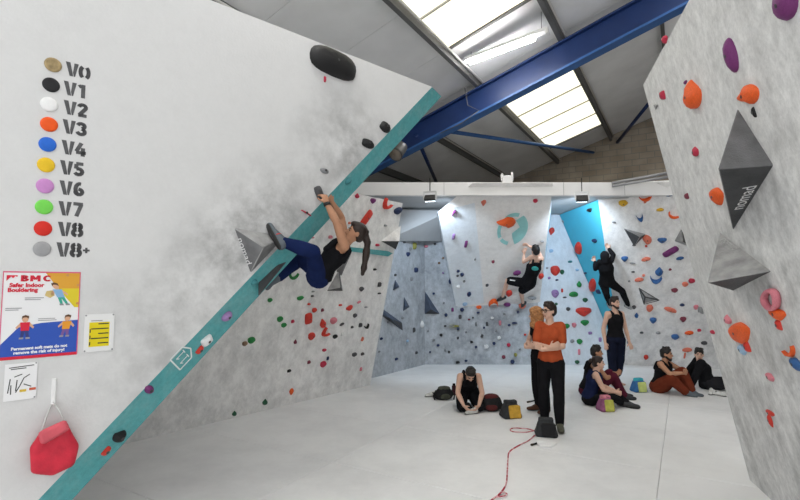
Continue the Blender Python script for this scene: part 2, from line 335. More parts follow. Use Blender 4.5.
# ------------------------------------------------------------------ climbing holds
HC = {'red': (.62, .045, .03), 'salmon': (.72, .19, .12), 'orange': (.80, .115, .02), 'crimson': (.50, .03, .07), 'pink': (.68, .22, .27), 'maroon': (.20, .035, .06),
      'blue': (.035, .12, .32), 'pale blue': (.35, .52, .72), 'navy': (.02, .035, .10), 'green': (.02, .23, .055), 'dark green': (.02, .10, .05), 'teal': (.05, .22, .24),
      'yellow': (.72, .42, .03), 'olive': (.28, .27, .06), 'purple': (.17, .03, .15), 'lilac': (.33, .20, .42), 'grey': (.26, .27, .28), 'dark grey': (.07, .07, .075),
      'black': (.012, .012, .013), 'white': (.80, .80, .80), 'brown': (.25, .16, .10)}
def hold_mat(c): return mat('hold_' + c.replace(' ', '_'), HC[c], .55, .35, var=.12, scale=14, bump=.25, bscale=60)
M_bolt = mat('steel_bolt', (.08, .08, .08), .35, .5, metal=.8)
def outline(kind, n=20):
    """unit outline, half-size 0.5 both ways"""
    P = []
    if kind in ('horn', 'crescent'):
        c = []
        for i in range(n // 2): t = i / (n // 2 - 1); a = R_(200 + 140 * t); c.append((.5 * math.cos(a), .75 + .95 * math.sin(a), .16 * math.sin(math.pi * (.15 + .75 * t)) + .05))
        P = [(x, y - r) for x, y, r in c] + [(x, y + r) for x, y, r in reversed(c)]
        ys = [y for _, y in P]; m0, m1 = min(ys), max(ys); P = [(x, (y - m0) / (m1 - m0) - .5) for x, y in P]
        return P
    for i in range(n):
        a = 2 * math.pi * i / n; c, s = math.cos(a), math.sin(a)
        if kind == 'drop': r = .5; x = c * r * (1 - .72 * max(0, s)); y = s * .5
        elif kind == 'heart': x = c * .5 * (1 - .55 * max(0, -s)); y = s * .5 if s < 0 else .40 * abs(s) ** .55
        elif kind == 'fish': x = c * .5; y = s * .5 * (.35 + .65 * (1 + c) / 2) if c < 0 else s * .5
        elif kind == 'bar': e = .35; x = .5 * math.copysign(abs(c) ** e, c); y = .5 * math.copysign(abs(s) ** .7, s)
        elif kind == 'bean': x = .5 * math.copysign(abs(c) ** .62, c); y = .5 * math.copysign(abs(s) ** .8, s)
        elif kind == 'edge': x = c * .5; y = s * (.5 if s > 0 else .32)
        elif kind == 'pod': x = c * .5; y = s * .5
        elif kind == 'chip': x = c * .5 * (1 + .12 * math.cos(3 * a)); y = s * .5 * (1 + .15 * math.sin(2 * a + 1))
        else: x = c * .5 * (1 + .08 * math.cos(2 * a + .7) + .05 * math.cos(5 * a)); y = s * .5 * (1 + .08 * math.sin(3 * a))
        P.append((x, y))
    return P
HM = {}
def hold_mesh(kind):
    if kind in HM: return HM[kind]
    if kind == 'ring':
        V = []; Fc = []; n, q = 22, 8
        for i in range(n):
            a = 2 * math.pi * i / n
            for j in range(q): b = 2 * math.pi * j / q; rr = .40 + .10 * math.cos(b) + .02 * math.sin(3 * a); V.append((rr * math.cos(a), rr * math.sin(a), .5 + .5 * math.sin(b)))
        for i in range(n):
            for j in range(q): Fc.append((i * q + j, i * q + (j + 1) % q, (i + 1) % n * q + (j + 1) % q, (i + 1) % n * q + j))
        me = bpy.data.meshes.new('hold_ring'); me.from_pydata(V, [], Fc); me.update(); me.polygons.foreach_set('use_smooth', [True] * len(Fc)); me.materials.append(hold_mat('grey')); HM[kind] = me; return me
    P = outline(kind); n = len(P); V = []; Fc = []
    cx = sum(p[0] for p in P) / n; cy = sum(p[1] for p in P) / n
    lip = {'edge': .16, 'jug': .12, 'heart': .08, 'drop': -.08}.get(kind, 0.03)
    rings = [(1, 0), (1.0, .22), (.9, .52), (.68, .80), (.4, .95)]
    rnd = random.Random(kind)
    bent = kind in ('horn', 'crescent')
    for k, (s, z) in enumerate(rings):
        for i, (x, y) in enumerate(P):
            if bent:
                j = n - 1 - i; mx, my = (x + P[j][0]) / 2, (y + P[j][1]) / 2      # shrink towards the bent spine
                e = 1 if s > .95 else .96
                X, Y = mx * e + (x - mx) * s, my + (y - my) * s
            else: X, Y = cx + (x - cx) * s, cy + (y - cy) * s + lip * z
            V.append((X + rnd.uniform(-.012, .012), Y + rnd.uniform(-.012, .012), z + rnd.uniform(-.03, .03) * (z > 0)))
    for k in range(len(rings) - 1):
        for i in range(n): Fc.append((k * n + i, k * n + (i + 1) % n, (k + 1) * n + (i + 1) % n, (k + 1) * n + i))
    k = len(rings) - 1
    if bent: 
        for i in range(n // 2 - 1): Fc.append((k * n + i, k * n + i + 1, k * n + n - 2 - i, k * n + n - 1 - i))
    else:
        V.append((cx, cy + lip, 1.0)); c = len(V) - 1
        for i in range(n): Fc.append((k * n + i, k * n + (i + 1) % n, c))
    me = bpy.data.meshes.new('hold_' + kind); me.from_pydata(V, [], Fc); me.update(); me.polygons.foreach_set('use_smooth', [True] * len(Fc))
    me.materials.append(hold_mat('grey')); HM[kind] = me; return me
bolt_me = bpy.data.meshes.new('bolt')
_V, _F = tube_vf([(0, 0, -.1), (0, 0, .05)], .11, 8); bolt_me.from_pydata([tuple(v) for v in _V], [], _F); bolt_me.materials.append(M_bolt)
def put(me, w, P, su, sv, sn, rot, name):
    u, v, n = frame(w); c, s = math.cos(R_(rot)), math.sin(R_(rot)); u2, v2 = u * c + v * s, v * c - u * s
    o = bpy.data.objects.new(name, me); COL.objects.link(o)
    M = Matrix.Identity(4)
    for i in range(3): M[i][0], M[i][1], M[i][2], M[i][3] = u2[i] * su, v2[i] * sv, n[i] * sn, P[i]
    o.matrix_world = M; return o
def px_scale(w, P, rot=0):
    u, v, n = frame(w); c, s = math.cos(R_(rot)), math.sin(R_(rot)); u2, v2 = u * c + v * s, v * c - u * s
    q = proj(P); return np.linalg.norm(proj(P + .02 * u2) - q) / .02, np.linalg.norm(proj(P + .02 * v2) - q) / .02
# wall, x, y, width, height (pixels), kind, colour, roll, own label (or '')
HOLDS = [
 # --- left wall and its turquoise edge
 ('L',333,64,50,25,'bean','black',-4,'huge glossy black sloper bolted near the top of the white left wall'),
 ('L',384,127.5,12,9,'chip','black',-35,'faceted black hold closest to the top of the turquoise edge'),
 ('L',367,144,13,9,'chip','black',-15,'faceted black hold just below another, beside the upper turquoise edge'),
 ('L',324,171,9,5,'pod','grey',-10,'smooth grey hold on the white wall above the climbing woman\'s hands'),
 ('L',318.5,193,7,14,'bar','dark grey',25,'dark grey hold gripped by the climbing woman in black vest'),
 ('L',324.5,79.5,2.2,6,'bar','crimson',0,'tiny red marker below the huge black sloper'),
 ('L',306,213,12,1.3,'bar','crimson',-22,'thin red slanting marker beside the turquoise edge, below woman\'s wrist'),
 ('T',347.5,181,7,5,'pod','teal',40,'small teal hold on the turquoise edge above the climbing woman'),
 ('T',253.5,282,7,5,'pod','teal',40,'small teal hold on the turquoise edge below the grey pyramid'),
 ('T',226,316,12,7,'pod','lilac',35,'two-tone lilac and white hold on the turquoise edge'),
 ('T',206,340,13,7,'bar','white',38,'glossy white bar hold on the turquoise edge above the shield logo'),
 ('T',199,349.5,10,3.5,'bar','red',55,'narrow red bar hold touching the white bar on the turquoise edge'),
 ('T',148.5,389,9,8,'pod','purple',55,'speckled purple hold low on the turquoise edge'),
 ('T',118.5,435,16,9,'fish','black',215,'black fish-shaped hold low on the turquoise edge'),
 ('T',105.5,450.5,12,4,'bar','red',52,'lowest red bar hold on the turquoise edge'),
 # --- rear left wall
 ('U',356.7,195.7,4,5,'drop','crimson',0,''),('U',372.5,200.7,5,6,'heart','purple',0,''),('U',385.5,204.7,9,9,'horn','red',-30,'curved red hold at the top corner of the leaning left wall'),
 ('U',397.5,210.7,8,7,'jug','navy',20,'chunky navy hold at the far top corner of the leaning left wall'),
 ('U',366,218,18,6,'bar','red',55,'long red bar hold behind the climbing woman\'s head'),('U',385,225.5,3,2.5,'chip','grey',0,''),('U',349,223,2.5,3,'chip','salmon',0,''),
 ('U',377,245,4,3,'chip','crimson',0,''),('U',330,237,4,4,'chip','pink',0,''),('U',312.5,237.5,3,2,'chip','pink',0,''),('U',374.5,269.4,3.5,2.5,'chip','black',0,''),
 ('U',292.6,276,9,7,'horn','green',0,'curved green hold just under the climbing woman\'s trailing leg'),('U',269.6,300,4.5,4.5,'jug','green',0,''),('U',300,298,6.5,4.5,'jug','green',10,''),
 ('U',279.6,319,5.5,6,'jug','green',0,''),('U',283.5,325,5,5,'jug','green',0,''),('U',251,340,7,7,'jug','green',0,''),('U',244.5,343.5,5,5,'jug','brown',0,'brown hold beside a green one, nearest the turquoise edge'),
 ('U',234,413,4.5,5,'drop','dark green',0,''),('U',264.6,401.5,5,6,'drop','dark green',0,''),('U',291,391.5,4,7,'drop','orange',180,'orange and dark hold low on the leaning left wall'),('U',288.7,370.7,4,3.5,'chip','black',0,''),
 ('U',292.3,321.3,3,4,'chip','crimson',0,''),('U',319.6,287.7,3,2,'chip','dark grey',0,''),('U',312.7,291.5,3,2,'chip','grey',0,''),('U',312,296,3,2.5,'chip','dark grey',0,''),
 ('U',308.6,304,3,2.5,'chip','red',0,''),('U',314,310,4.5,5,'jug','red',0,''),('U',308,318.5,7,11,'bar','red',10,'largest red hold of the red group on the leaning left wall'),
 ('U',322.3,323,6,9,'drop','red',20,'red teardrop hold at the middle of the red group'),('U',324.3,332.5,7,8,'horn','red',-50,'hooked red hold right under the red teardrop hold'),('U',311,336,6,8,'jug','red',0,''),
 ('U',333,320.5,6,7,'jug','pink',0,'pink hold with pale front beside the red teardrop hold'),('U',322,310,2.5,4,'chip','maroon',0,''),('U',340,305,3.5,2.5,'chip','red',0,''),('U',349,307.8,7,5.5,'heart','red',20,'heart-shaped red hold on the leaning wall, highest of the lower reds'),
 ('U',358.6,302,4,2.5,'chip','pink',20,''),('U',365.6,307,3,2,'chip','grey',0,''),('U',354.5,315.4,3.5,4.5,'jug','dark grey',0,''),('U',361,289,4.5,5,'drop','dark grey',180,''),('U',379,284.5,3,5,'bar','dark grey',0,''),
 ('U',379,293.3,3.5,2,'chip','black',0,''),('U',341.6,324.4,5,3,'edge','dark grey',20,''),('U',334.7,336.4,4.5,4.5,'jug','black',0,''),('U',342,334,3,4.5,'chip','white',0,''),('U',351.7,327,2.5,3,'chip','dark grey',0,''),
 ('U',360,325,3,4.5,'bar','dark grey',0,''),('U',366,326.3,5,4,'horn','black',30,''),('U',362,339,2,4.5,'bar','salmon',-15,''),('U',324,350,4,3.2,'jug','crimson',0,''),('U',327.4,358.3,2,4,'bar','navy',0,''),
 ('U',354,354.4,4.5,4.5,'jug','dark grey',0,''),('U',362,353.8,3,3.5,'chip','dark grey',0,''),('U',322.7,364,5.5,6.5,'jug','crimson',0,''),('U',308.5,362,3,4,'chip','maroon',0,''),('U',295,341.5,3,4.5,'drop','maroon',0,''),('U',360.5,369,2,4,'bar','pink',0,''),
 # --- bay wall
 ('Y',381,338.7,2.5,3,'chip','navy',0,''),('Y',373.5,350,2.5,4,'chip','dark grey',0,''),('Y',379,351.7,2,2,'chip','grey',0,''),('Y',396,359,3,3,'chip','navy',0,''),('Y',416,352.7,2,3.5,'chip','dark grey',0,''),
 ('Y',404,242.5,2.5,2,'chip','dark grey',0,''),('Y',410,249,2,4,'chip','grey',0,''),('Y',407.6,254.3,3,4.5,'jug','navy',0,''),('Y',414,246,3,7,'bar','olive',0,'slim olive green hold high in the shaded bay'),
 ('Y',415.6,270,3,5,'bar','navy',0,''),('Y',411,279,2,4,'bar','grey',0,''),('Y',395,275,2,3,'chip','dark grey',0,''),('Y',387,267,2.5,5.5,'bar','dark grey',0,''),('Y',413.5,330,2,5,'bar','dark grey',0,''),('Y',421.5,324,3,7,'drop','white',0,'small white hold at the corner of the shaded bay'),
 ('Y',402,318,2,3,'chip','grey',0,''),('Y',388,322,2.5,2.5,'chip','grey',0,''),('Y',407,341,2,3,'chip','pale blue',0,''),
 # --- back wall under and around the prow
 ('B',426,246.4,4,3,'chip','pink',0,''),('B',435,244,2.5,2.5,'chip','dark grey',0,''),('B',443,258,2.5,2.5,'chip','brown',0,''),('B',439,263,2.5,2.5,'chip','brown',0,''),('B',443,273,2,2,'chip','lilac',0,''),
 ('B',433.6,293.6,2.5,2.5,'chip','navy',0,''),('B',443.7,303,2,2.5,'chip','grey',0,''),('B',446,315,3,3.5,'jug','navy',0,''),('B',452.5,309.6,2.5,4,'bar','purple',0,''),('B',462,309.8,4,4,'jug','navy',0,''),
 ('B',441,335,3,3,'jug','black',0,''),('B',433.6,340,2.5,3,'chip','grey',0,''),('B',438,345.3,3,3,'chip','navy',0,''),('B',428,331,2,2,'chip','grey',0,''),('B',445,326,2.5,2.5,'chip','dark grey',0,''),
 ('B',460,316.8,3,4,'bar','dark grey',0,''),('B',478,312.6,3,2.5,'chip','navy',0,''),('B',473,317.6,2,2,'chip','dark grey',0,''),('B',469,319.5,2.5,2,'chip','maroon',0,''),('B',487,324,2.5,4,'bar','dark grey',0,''),
 ('B',484,327.7,2,2.5,'chip','navy',0,''),('B',476,324,2,4,'bar','grey',0,''),('B',482,336,2.5,3.5,'bar','dark grey',-20,''),('B',471.5,342,3,2.5,'chip','black',0,''),('B',476,347,2.5,3,'chip','navy',0,''),
 ('B',494,343.4,3,3.5,'jug','navy',0,''),('B',508.6,345,3.5,4,'jug','crimson',0,'crimson hold on the shaded wall below the prow'),('B',503.6,357,3.5,4,'jug','maroon',0,'maroon hold low on the shaded wall below the prow'),('B',512.4,361.7,4,4.5,'jug','navy',0,''),
 ('B',515.6,354.8,3,4,'jug','olive',0,''),('B',499,337.7,3.5,4,'chip','white',0,''),('B',486,346.6,5,5,'chip','white',0,''),('B',492,318,3.5,3,'chip','white',0,''),('B',509,325,3,2.5,'chip','navy',0,''),('B',514.5,323.3,6,2.5,'edge','navy',0,''),
 ('B',500,323,2.5,5,'bar','pink',0,''),('B',525,334.6,2.5,2.5,'chip','red',0,''),('B',458,329,3,2.5,'chip','navy',0,''),('B',458,338,2,3,'chip','dark grey',0,''),('B',449,352,2.5,3,'chip','dark grey',0,''),('B',445,350,2,3,'chip','grey',0,''),
 ('B',457.6,362.3,4,3,'chip','black',0,''),('B',466,360.8,3,2.5,'chip','navy',0,''),('B',454,326,3,11,'crescent','olive',90,'upright olive crescent hold on the shaded wall below the prow'),
 ('B',464.5,302.5,7,7,'jug','pale blue',0,'pale blue jug at the lower corner of the prow'),('B',450,281,3,6,'drop','navy',0,''),
 ('B',520,349,2.5,2,'chip','grey',0,''),('B',496,331,2,2,'chip','grey',0,''),('B',466,332,2,2,'chip','grey',0,''),('B',504,314,2.5,2.5,'chip','grey',0,''),('B',518,312,2.5,3,'chip','navy',0,''),('B',430,352,2,2,'chip','navy',0,''),
 # --- prow side and front
 ('F',454.5,212.6,5,6,'horn','purple',180,'highest purple hold on the pale blue side of the prow'),('F',453.6,236.5,3,6,'bar','lilac',0,'lilac hold below another on the pale blue prow side'),('F',466,244,3,7,'bar','purple',0,'slim purple hold nearest the white front of the prow'),
 ('F',458,271,3,3,'chip','navy',0,''),('F',462,274.5,3.5,4,'jug','navy',0,''),('F',457.5,275.5,2.5,2,'chip','dark grey',0,''),('F',458,286.5,4,3,'chip','white',0,''),('F',469,294,4,5,'jug','navy',0,''),('F',475,259,2,3,'chip','grey',0,''),('F',464,281,2.5,2,'chip','grey',0,''),
 ('P',483.5,202.5,5,7,'drop','salmon',180,'salmon pink hold at the top corner of the prow front'),('P',535.3,200.6,4.5,4,'jug','crimson',0,'crimson hold at the top of the prow front'),
 ('P',506,222,19,11,'fish','orange',0,'large orange fish-shaped hold over the turquoise disc'),('P',493,261.5,3,3,'chip','maroon',0,''),('P',487,285,3,3,'chip','dark grey',0,''),
 ('P',517,273,8,5,'edge','purple',20,'purple hold beside the climber in black shorts'),('P',509,293,6,6.5,'jug','red',0,'round red hold under the shorts of the climber on prow'),('P',541,276,5,6,'jug','red',0,'red hold at the prow edge behind the climber\'s back'),
 ('P',493.5,301.5,10,6,'horn','orange',180,'orange hold under the bare foot of the climber on prow'),('P',478.5,307,7,4,'edge','orange',0,'small orange hold at the bottom corner of the prow'),('P',491.5,308.5,12,6,'edge','navy',180,'wide navy hold along the bottom lip of the prow'),
 ('P',507,304.5,7,4,'edge','purple',0,'dark purple hold on the bottom lip of the prow'),('P',522,305.5,7,5,'jug','salmon',0,'salmon hold on the prow lip above the curly hair'),('P',542,241.6,4,2,'edge','grey',0,''),('P',532,298,9,3.5,'edge','grey',0,''),
 # --- pale wall right of the prow
 ('B',551.5,231.5,5.5,8,'drop','red',165,'upright red hold high on the pale wall beside the prow'),('B',551,251,4,4,'chip','pale blue',0,''),('B',564.5,222.5,7,4,'edge','grey',-30,'grey hold at the upper corner of the turquoise facet'),
 ('B',570,262,4.5,3,'edge','teal',0,''),('B',547,268,2.5,2,'chip','grey',0,''),('B',555,270.5,9,10,'jug','red',0,'round red hold between prow and turquoise facet'),('B',562,272,4,5,'jug','dark green',0,''),('B',549,278,3,3,'chip','lilac',0,''),
 ('B',556.7,280,3,2,'chip','navy',0,''),('B',579,284,5,6.5,'drop','green',0,''),('B',562,290.5,2,4,'bar','red',0,''),('B',555,293.5,7,8,'jug','lilac',0,'chunky lilac hold above the orange-shirted man'),('B',573.5,295,9,6.5,'edge','green',0,'wide green hold right of the lilac hold'),
 ('B',564.6,297.6,4,2,'edge','dark grey',0,''),('B',585,300,5,4.5,'jug','dark green',0,''),('B',568,309,4,4,'jug','dark grey',0,''),('B',583.5,311.5,16,10,'heart','red',0,'big heart-shaped red hold beside the orange-shirted man\'s head'),
 ('B',584.7,322.6,8.5,6.5,'heart','green',0,'green hold directly under the big red heart hold'),('B',566.7,326,5.5,5,'jug','green',0,''),('B',574,325,4.5,5,'jug','pink',0,''),('B',590,333,4,3.5,'chip','lilac',0,''),('B',579.4,341.5,5.5,5.5,'jug','green',0,''),
 ('B',579,352,2.5,6,'bar','pink',0,''),('B',577,362,4.5,4,'jug','dark green',0,''),('B',600,339.6,3,4.5,'bar','lilac',0,''),('B',572,341,4,4,'chip','grey',0,''),('B',556,304,3,3,'chip','dark green',0,''),('B',577,270,3.5,3,'chip','pale blue',0,''),
 ('C',590,210,5,4.5,'heart','black',0,'black hold at the top of the turquoise facet'),('C',595,240.6,4,4.5,'jug','navy',0,'dark round hold halfway up the turquoise facet'),('C',579.5,248,11,8,'pod','red',38,'upper oval red hold straddling the turquoise facet edge'),
 ('C',593.5,285,12,8,'pod','red',38,'lower oval red hold on the turquoise facet by the climber in black'),('C',599,291.5,3,5,'bar','navy',0,''),('C',585.5,273,3,2,'chip','navy',0,''),
 # --- right back wall
 ('W',623,203,9,6.5,'jug','yellow',0,'knobbly yellow hold at the top of the pale right back wall'),('W',646,197.5,14,6.5,'horn','orange',20,'orange-red curved hold under the white fascia'),('W',645,201.5,3,4,'chip','salmon',0,''),
 ('W',669,195,8.5,4.5,'edge','blue',0,'blue hold at the top corner beside the right wall'),('W',660,210,7.5,4,'edge','yellow',0,'flat yellow hold between the orange-red holds'),('W',673,215.5,12,6,'horn','orange',-25,'orange-red curved hold nearest the right wall'),
 ('W',640,217.5,7,8,'horn','blue',20,'hooked blue hold above the dark triangular volume'),('W',614,222.5,4,2.5,'edge','grey',-20,''),('W',647,239.5,8,11,'chip','salmon',30,'salmon hold touching the dark triangular volume'),('W',662,240,9.5,6,'heart','blue',0,'blue hold right of the dark triangular volume'),
 ('W',634,245.3,4,2,'edge','dark grey',0,''),('W',646,246,2.5,2.5,'chip','red',0,''),('W',624.6,258.5,7,6,'heart','blue',0,'blue hold beside the head of the climber in black'),('W',646,259.5,9.5,5,'edge','salmon',15,'salmon hold below the dark triangular volume'),
 ('W',670.5,251.5,17,6,'bar','purple',38,'long purple bar hold on the pale right back wall'),('W',680,258.5,8,4,'edge','blue',15,'blue hold under the long purple bar'),('W',632.5,263.3,6,2,'edge','grey',-10,''),('W',633,272,3.5,2.2,'edge','dark grey',0,''),
 ('W',659,271,8,8.5,'drop','blue',0,'upper half of the blue pair of holds in mid wall'),('W',655.5,279,12,7.5,'horn','blue',0,'lower half of the blue pair of holds in mid wall'),('W',670,269.3,3,2.5,'chip','maroon',0,''),('W',639,280,9,5,'edge','salmon',12,'salmon hold above the black-edged triangular volume'),
 ('W',643.5,275.3,3,3,'chip','salmon',0,''),('W',691.5,280.6,6,5.5,'jug','crimson',-20,'crimson hold right beside the edge of the right wall'),('W',685,284,6,5,'jug','salmon',0,''),('W',674.5,290,6.5,4.5,'jug','maroon',10,'maroon hold on the pale wall above the reclining person'),
 ('W',621,292,4,5,'jug','pink',0,''),('W',649.6,308,6.5,7.5,'jug','salmon',0,'salmon hold just under the black-edged triangular volume'),('W',670,310,13,6,'edge','salmon',-25,'long salmon hold sloping down on the pale right back wall'),('W',682,305,5,3.5,'edge','navy',0,''),
 ('W',696,307,5,5,'jug','pink',0,''),('W',634,307,4,4,'jug','dark grey',0,''),('W',636.5,315,4,5,'drop','blue',0,''),('W',653,320,7,6.5,'heart','blue',0,'blue hold right of the standing man in black vest'),('W',683,319,6.5,6,'heart','maroon',0,''),
 ('W',641.6,332.7,4,2.5,'edge','dark grey',0,''),('W',658,333,5,3,'edge','grey',0,''),('W',675,336.5,7.5,5.5,'jug','blue',0,'blue hold above the seated man in brown trousers'),('W',689,333,9,4.5,'edge','orange',10,'orange hold above the reclining person\'s head'),
 ('W',699,330,4,3.2,'chip','crimson',0,''),('W',704,343,6.5,4.5,'edge','dark grey',0,''),('W',687,350,10,5,'edge','salmon',8,'salmon hold between the seated man and the reclining person'),('W',684.6,355.5,2,6,'bar','salmon',0,''),('W',646,357,4.5,5,'jug','red',0,''),
 ('W',628,342,3,3,'chip','grey',0,''),('W',629,281,2.5,2,'chip','grey',0,''),
 # --- near right wall
 ('R',789,3,24,32,'pod','purple',-8,'big purple oval hold cut by the top edge of the picture'),('R',733.5,55,11,35,'pod','purple',-6,'tall slim purple hold high on the near right wall'),('R',666,39.5,6,7,'jug','crimson',0,'small crimson hold at the top edge of the right wall'),
 ('R',695,93.5,15,29,'drop','orange',-10,'upright orange teardrop hold on the near right wall'),('R',750,95,21,21,'fish','orange',-12,'orange wedge hold above the upper grey pyramid'),('R',755.5,112,2.2,11,'bar','black',0,'thin black streak marker hanging below the orange wedge hold'),
 ('R',664,95,3.5,9,'bar','crimson',-15,'narrow crimson hold near the left edge of right wall'),('R',686.5,82,3.5,3.5,'chip','purple',0,'tiny purple screw-on beside the orange teardrop hold'),('R',697,151,5,10,'drop','crimson',0,'small crimson teardrop left of the upper grey pyramid'),
 ('R',719,196,10,18,'jug','orange',0,'orange hold half hidden behind the upper grey pyramid'),('R',688,196,2.5,6,'bar','maroon',0,'tiny maroon hold level with the upper grey pyramid'),
 ('R',741.5,333,17,22,'jug','orange',15,'big orange and red hold under the lower grey pyramid'),('R',729,319,6,10,'drop','pink',0,'pink hold left of the big orange hold'),('R',744,350,8,11,'drop','pale blue',180,'pale blue hold hanging under the big orange hold'),('R',749,347,3.5,11,'bar','red',10,'red finger-like hold under the big orange hold'),
 ('R',775,299,17,22,'ring','pink',20,'pale pink ring hold above the orange bulb hold'),('R',779,314,16,14,'heart','orange',0,'orange bulb hold on the near right wall'),('R',780.5,325,4,11,'bar','red',0,'red stem below the orange bulb hold'),
 ('R',792,352,11,10,'horn','orange',20,'orange hooked hold at the picture edge above a blue one'),('R',798,364,9,14,'jug','blue',0,'blue and white hold cut by the picture edge'),('R',771.5,377,7,9,'jug','pink',0,'pink hold low on the near right wall'),
 ('R',771.5,413,9,7,'heart','red',0,'red hold with a stem, lowest on the near right wall'),('R',772,421,3.5,14,'drop','red',180,'red stem under the lowest red hold'),('R',713.5,332,3.5,5,'chip','crimson',0,'tiny crimson hold near the far edge of right wall'),('R',702,311,5,8,'edge','grey',-30,'pale grey hold on the far edge of right wall'),
]
MARKS = [('W',634,238,'the dark triangular volume'),('W',647,297,'the black-edged triangular volume'),('W',670,251,'the long purple bar'),('W',656,276,'the blue pair of holds'),('W',659,353,'the seated man\'s head'),('W',701,358,'the reclining person\'s head'),
         ('W',618,300,'the standing man\'s head'),('W',646,197,'the top orange-red curve'),('W',604,258,'the black-clad climber\'s head'),
         ('B',583.5,311.5,'the big red heart'),('B',555,270.5,'the round red hold'),('B',548,304,'the orange-shirted man\'s head'),('B',591,350,'the seated pair\'s heads'),('B',454,326,'the olive crescent'),('B',430,308,'the navy pyramid in the corner'),('B',491.5,308.5,'the wide navy lip hold'),
         ('B',469,372,'the kneeling man\'s head'),('B',530,320,'the curly hair'),('B',464,302,'the pale blue jug'),('B',430,200,'the floodlight in the bay'),
         ('U',366,218,'the long red bar'),('U',308,318,'the largest red hold'),('U',342,275,'the grey hourglass volume'),('U',292.6,276,'the curved green hold'),('U',244.5,343.5,'the brown hold'),('U',349,307.8,'the red heart'),('U',324,332,'the hooked red hold'),('U',322.7,364,'the lowest crimson jug'),
         ('U',370,385,'the wall\'s far bottom corner'),('U',291,391,'the low orange hold'),('U',392,243,'the white wedge volume'),
         ('Y',390,318,'the dark diagonal beam volume'),('Y',414,246,'the slim olive hold'),('Y',405,305,'the small triangular volume'),('Y',370,385,'the bay\'s front bottom corner'),('Y',424,360,'the bay\'s inner bottom corner'),
         ('F',466,244,'the slim purple hold'),('F',469,294,'the prow\'s lower corner'),('P',506,222,'the orange fish hold'),('P',507,280,'the prow climber\'s knee'),('P',541,258,'the prow climber\'s shoulder'),('P',525,306,'the curly hair'),('C',593.5,285,'the lower oval red hold'),('C',579,248,'the upper oval red hold')]
WNAME = {'U': 'leaning left wall', 'Y': 'shaded bay wall', 'B': 'bluish back wall', 'F': 'pale blue prow side', 'P': 'white prow', 'C': 'turquoise facet', 'W': 'pale right back wall', 'R': 'near right wall', 'L': 'white left wall', 'T': 'turquoise edge'}
KW = {'bar': 'slim', 'chip': 'tiny', 'edge': 'flat', 'jug': 'chunky', 'drop': 'teardrop', 'heart': 'wedge', 'horn': 'curved', 'pod': 'oval', 'bean': 'long', 'crescent': 'crescent', 'fish': 'tapered', 'ring': 'ring-shaped'}
USED = set(h[8] for h in HOLDS if h[8])
def where(w, x, y):
    out = []
    for (mw, mx, my, ph) in MARKS:
        if mw != w: continue
        dx, dy = x - mx, y - my; d = math.hypot(dx, dy)
        if d < 3.5: continue
        if abs(dx) < .45 * abs(dy): s = 'straight below' if dy > 0 else 'straight above'
        elif abs(dy) < .45 * abs(dx): s = 'right beside' if d < 14 else 'level with'
        else: s = 'diagonally below' if dy > 0 else 'diagonally above'
        out.append((d, s + ' ' + ph))
    out.sort(); return [o[1] for o in out]
for (w, x, y, pw_, ph_, kind, colr, rot, lab) in HOLDS:
    P = on(w, x, y, -.004); du, dv = px_scale(w, P, rot); su, sv = pw_ / du, ph_ / dv
    sn = min((.28 if w == 'R' else .42) * min(su, sv) + .015, .11)
    o = put(hold_mesh(kind), w, P, su, sv, sn, rot, 'climbing_hold')
    o.material_slots[0].link = 'OBJECT'; o.material_slots[0].material = hold_mat(colr)
    if not lab:
        ws = where(w, x, y); cands = [f'{KW[kind]} {colr} hold on {WNAME[w]} {a}' for a in ws] + [f'small {KW[kind]} {colr} hold on {WNAME[w]} {a}' for a in ws]
        lab = next((c for c in cands if c not in USED), f'{KW[kind]} {colr} hold on {WNAME[w]}'); USED.add(lab)
    tag(o, lab, 'climbing hold', 'climbing holds on the ' + WNAME[w])
    if max(pw_, ph_) > 7.5 and kind not in ('horn', 'crescent', 'ring'):
        b = bpy.data.objects.new('bolt', bolt_me); COL.objects.link(b); b.parent = o
        k = .013
        b.matrix_parent_inverse = Matrix.Identity(4); b.location = (0, .03 if kind != 'drop' else -.05, .99); b.scale = (k / .11 / su, k / .11 / sv, .25)

# ------------------------------------------------------------------ volumes
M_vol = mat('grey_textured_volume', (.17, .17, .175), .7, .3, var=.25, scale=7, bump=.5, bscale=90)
M_vold = mat('dark_textured_volume', (.055, .056, .06), .6, .35, var=.25, scale=7, bump=.5, bscale=90)  # also painted on undersides of lighter volumes as their shade
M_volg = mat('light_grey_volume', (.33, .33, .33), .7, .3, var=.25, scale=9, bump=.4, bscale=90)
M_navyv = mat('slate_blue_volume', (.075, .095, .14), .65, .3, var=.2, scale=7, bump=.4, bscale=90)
M_print = mat('white_print', (.75, .75, .75), .6)
def volume(w, base, apex, out, mats, label, edge=None, sub=None):
    """pyramid on wall w: base pixels lie on the wall, apex pixel stands out by `out` metres; one material per side face, painting in lit tops and shaded undersides"""
    B = [on(w, x, y, -.01) for x, y in base]; Ap = on(w, apex[0], apex[1], out); n = len(B)
    ms = list(dict.fromkeys(mats)); fm = [ms.index(m) for m in mats] + [0]
    o = fixn(mk('climbing_volume', B + [Ap], [(i, (i + 1) % n, n) for i in range(n)] + [tuple(range(n - 1, -1, -1))], None, mats=ms, fmat=fm))
    bm = bmesh.new(); bm.from_mesh(o.data); bmesh.ops.bevel(bm, geom=bm.edges[:], offset=.008, segments=1, affect='EDGES'); bm.to_mesh(o.data); bm.free()
    tag(o, label, 'climbing volume', 'bolt-on plywood volumes')
    if edge:
        for i in range(n):
            tube('edge_strip', [B[i], Ap], .016, edge, o, 6); tube('edge_strip', [B[i], B[(i + 1) % n]], .016, edge, o, 6)
    return o, B, Ap
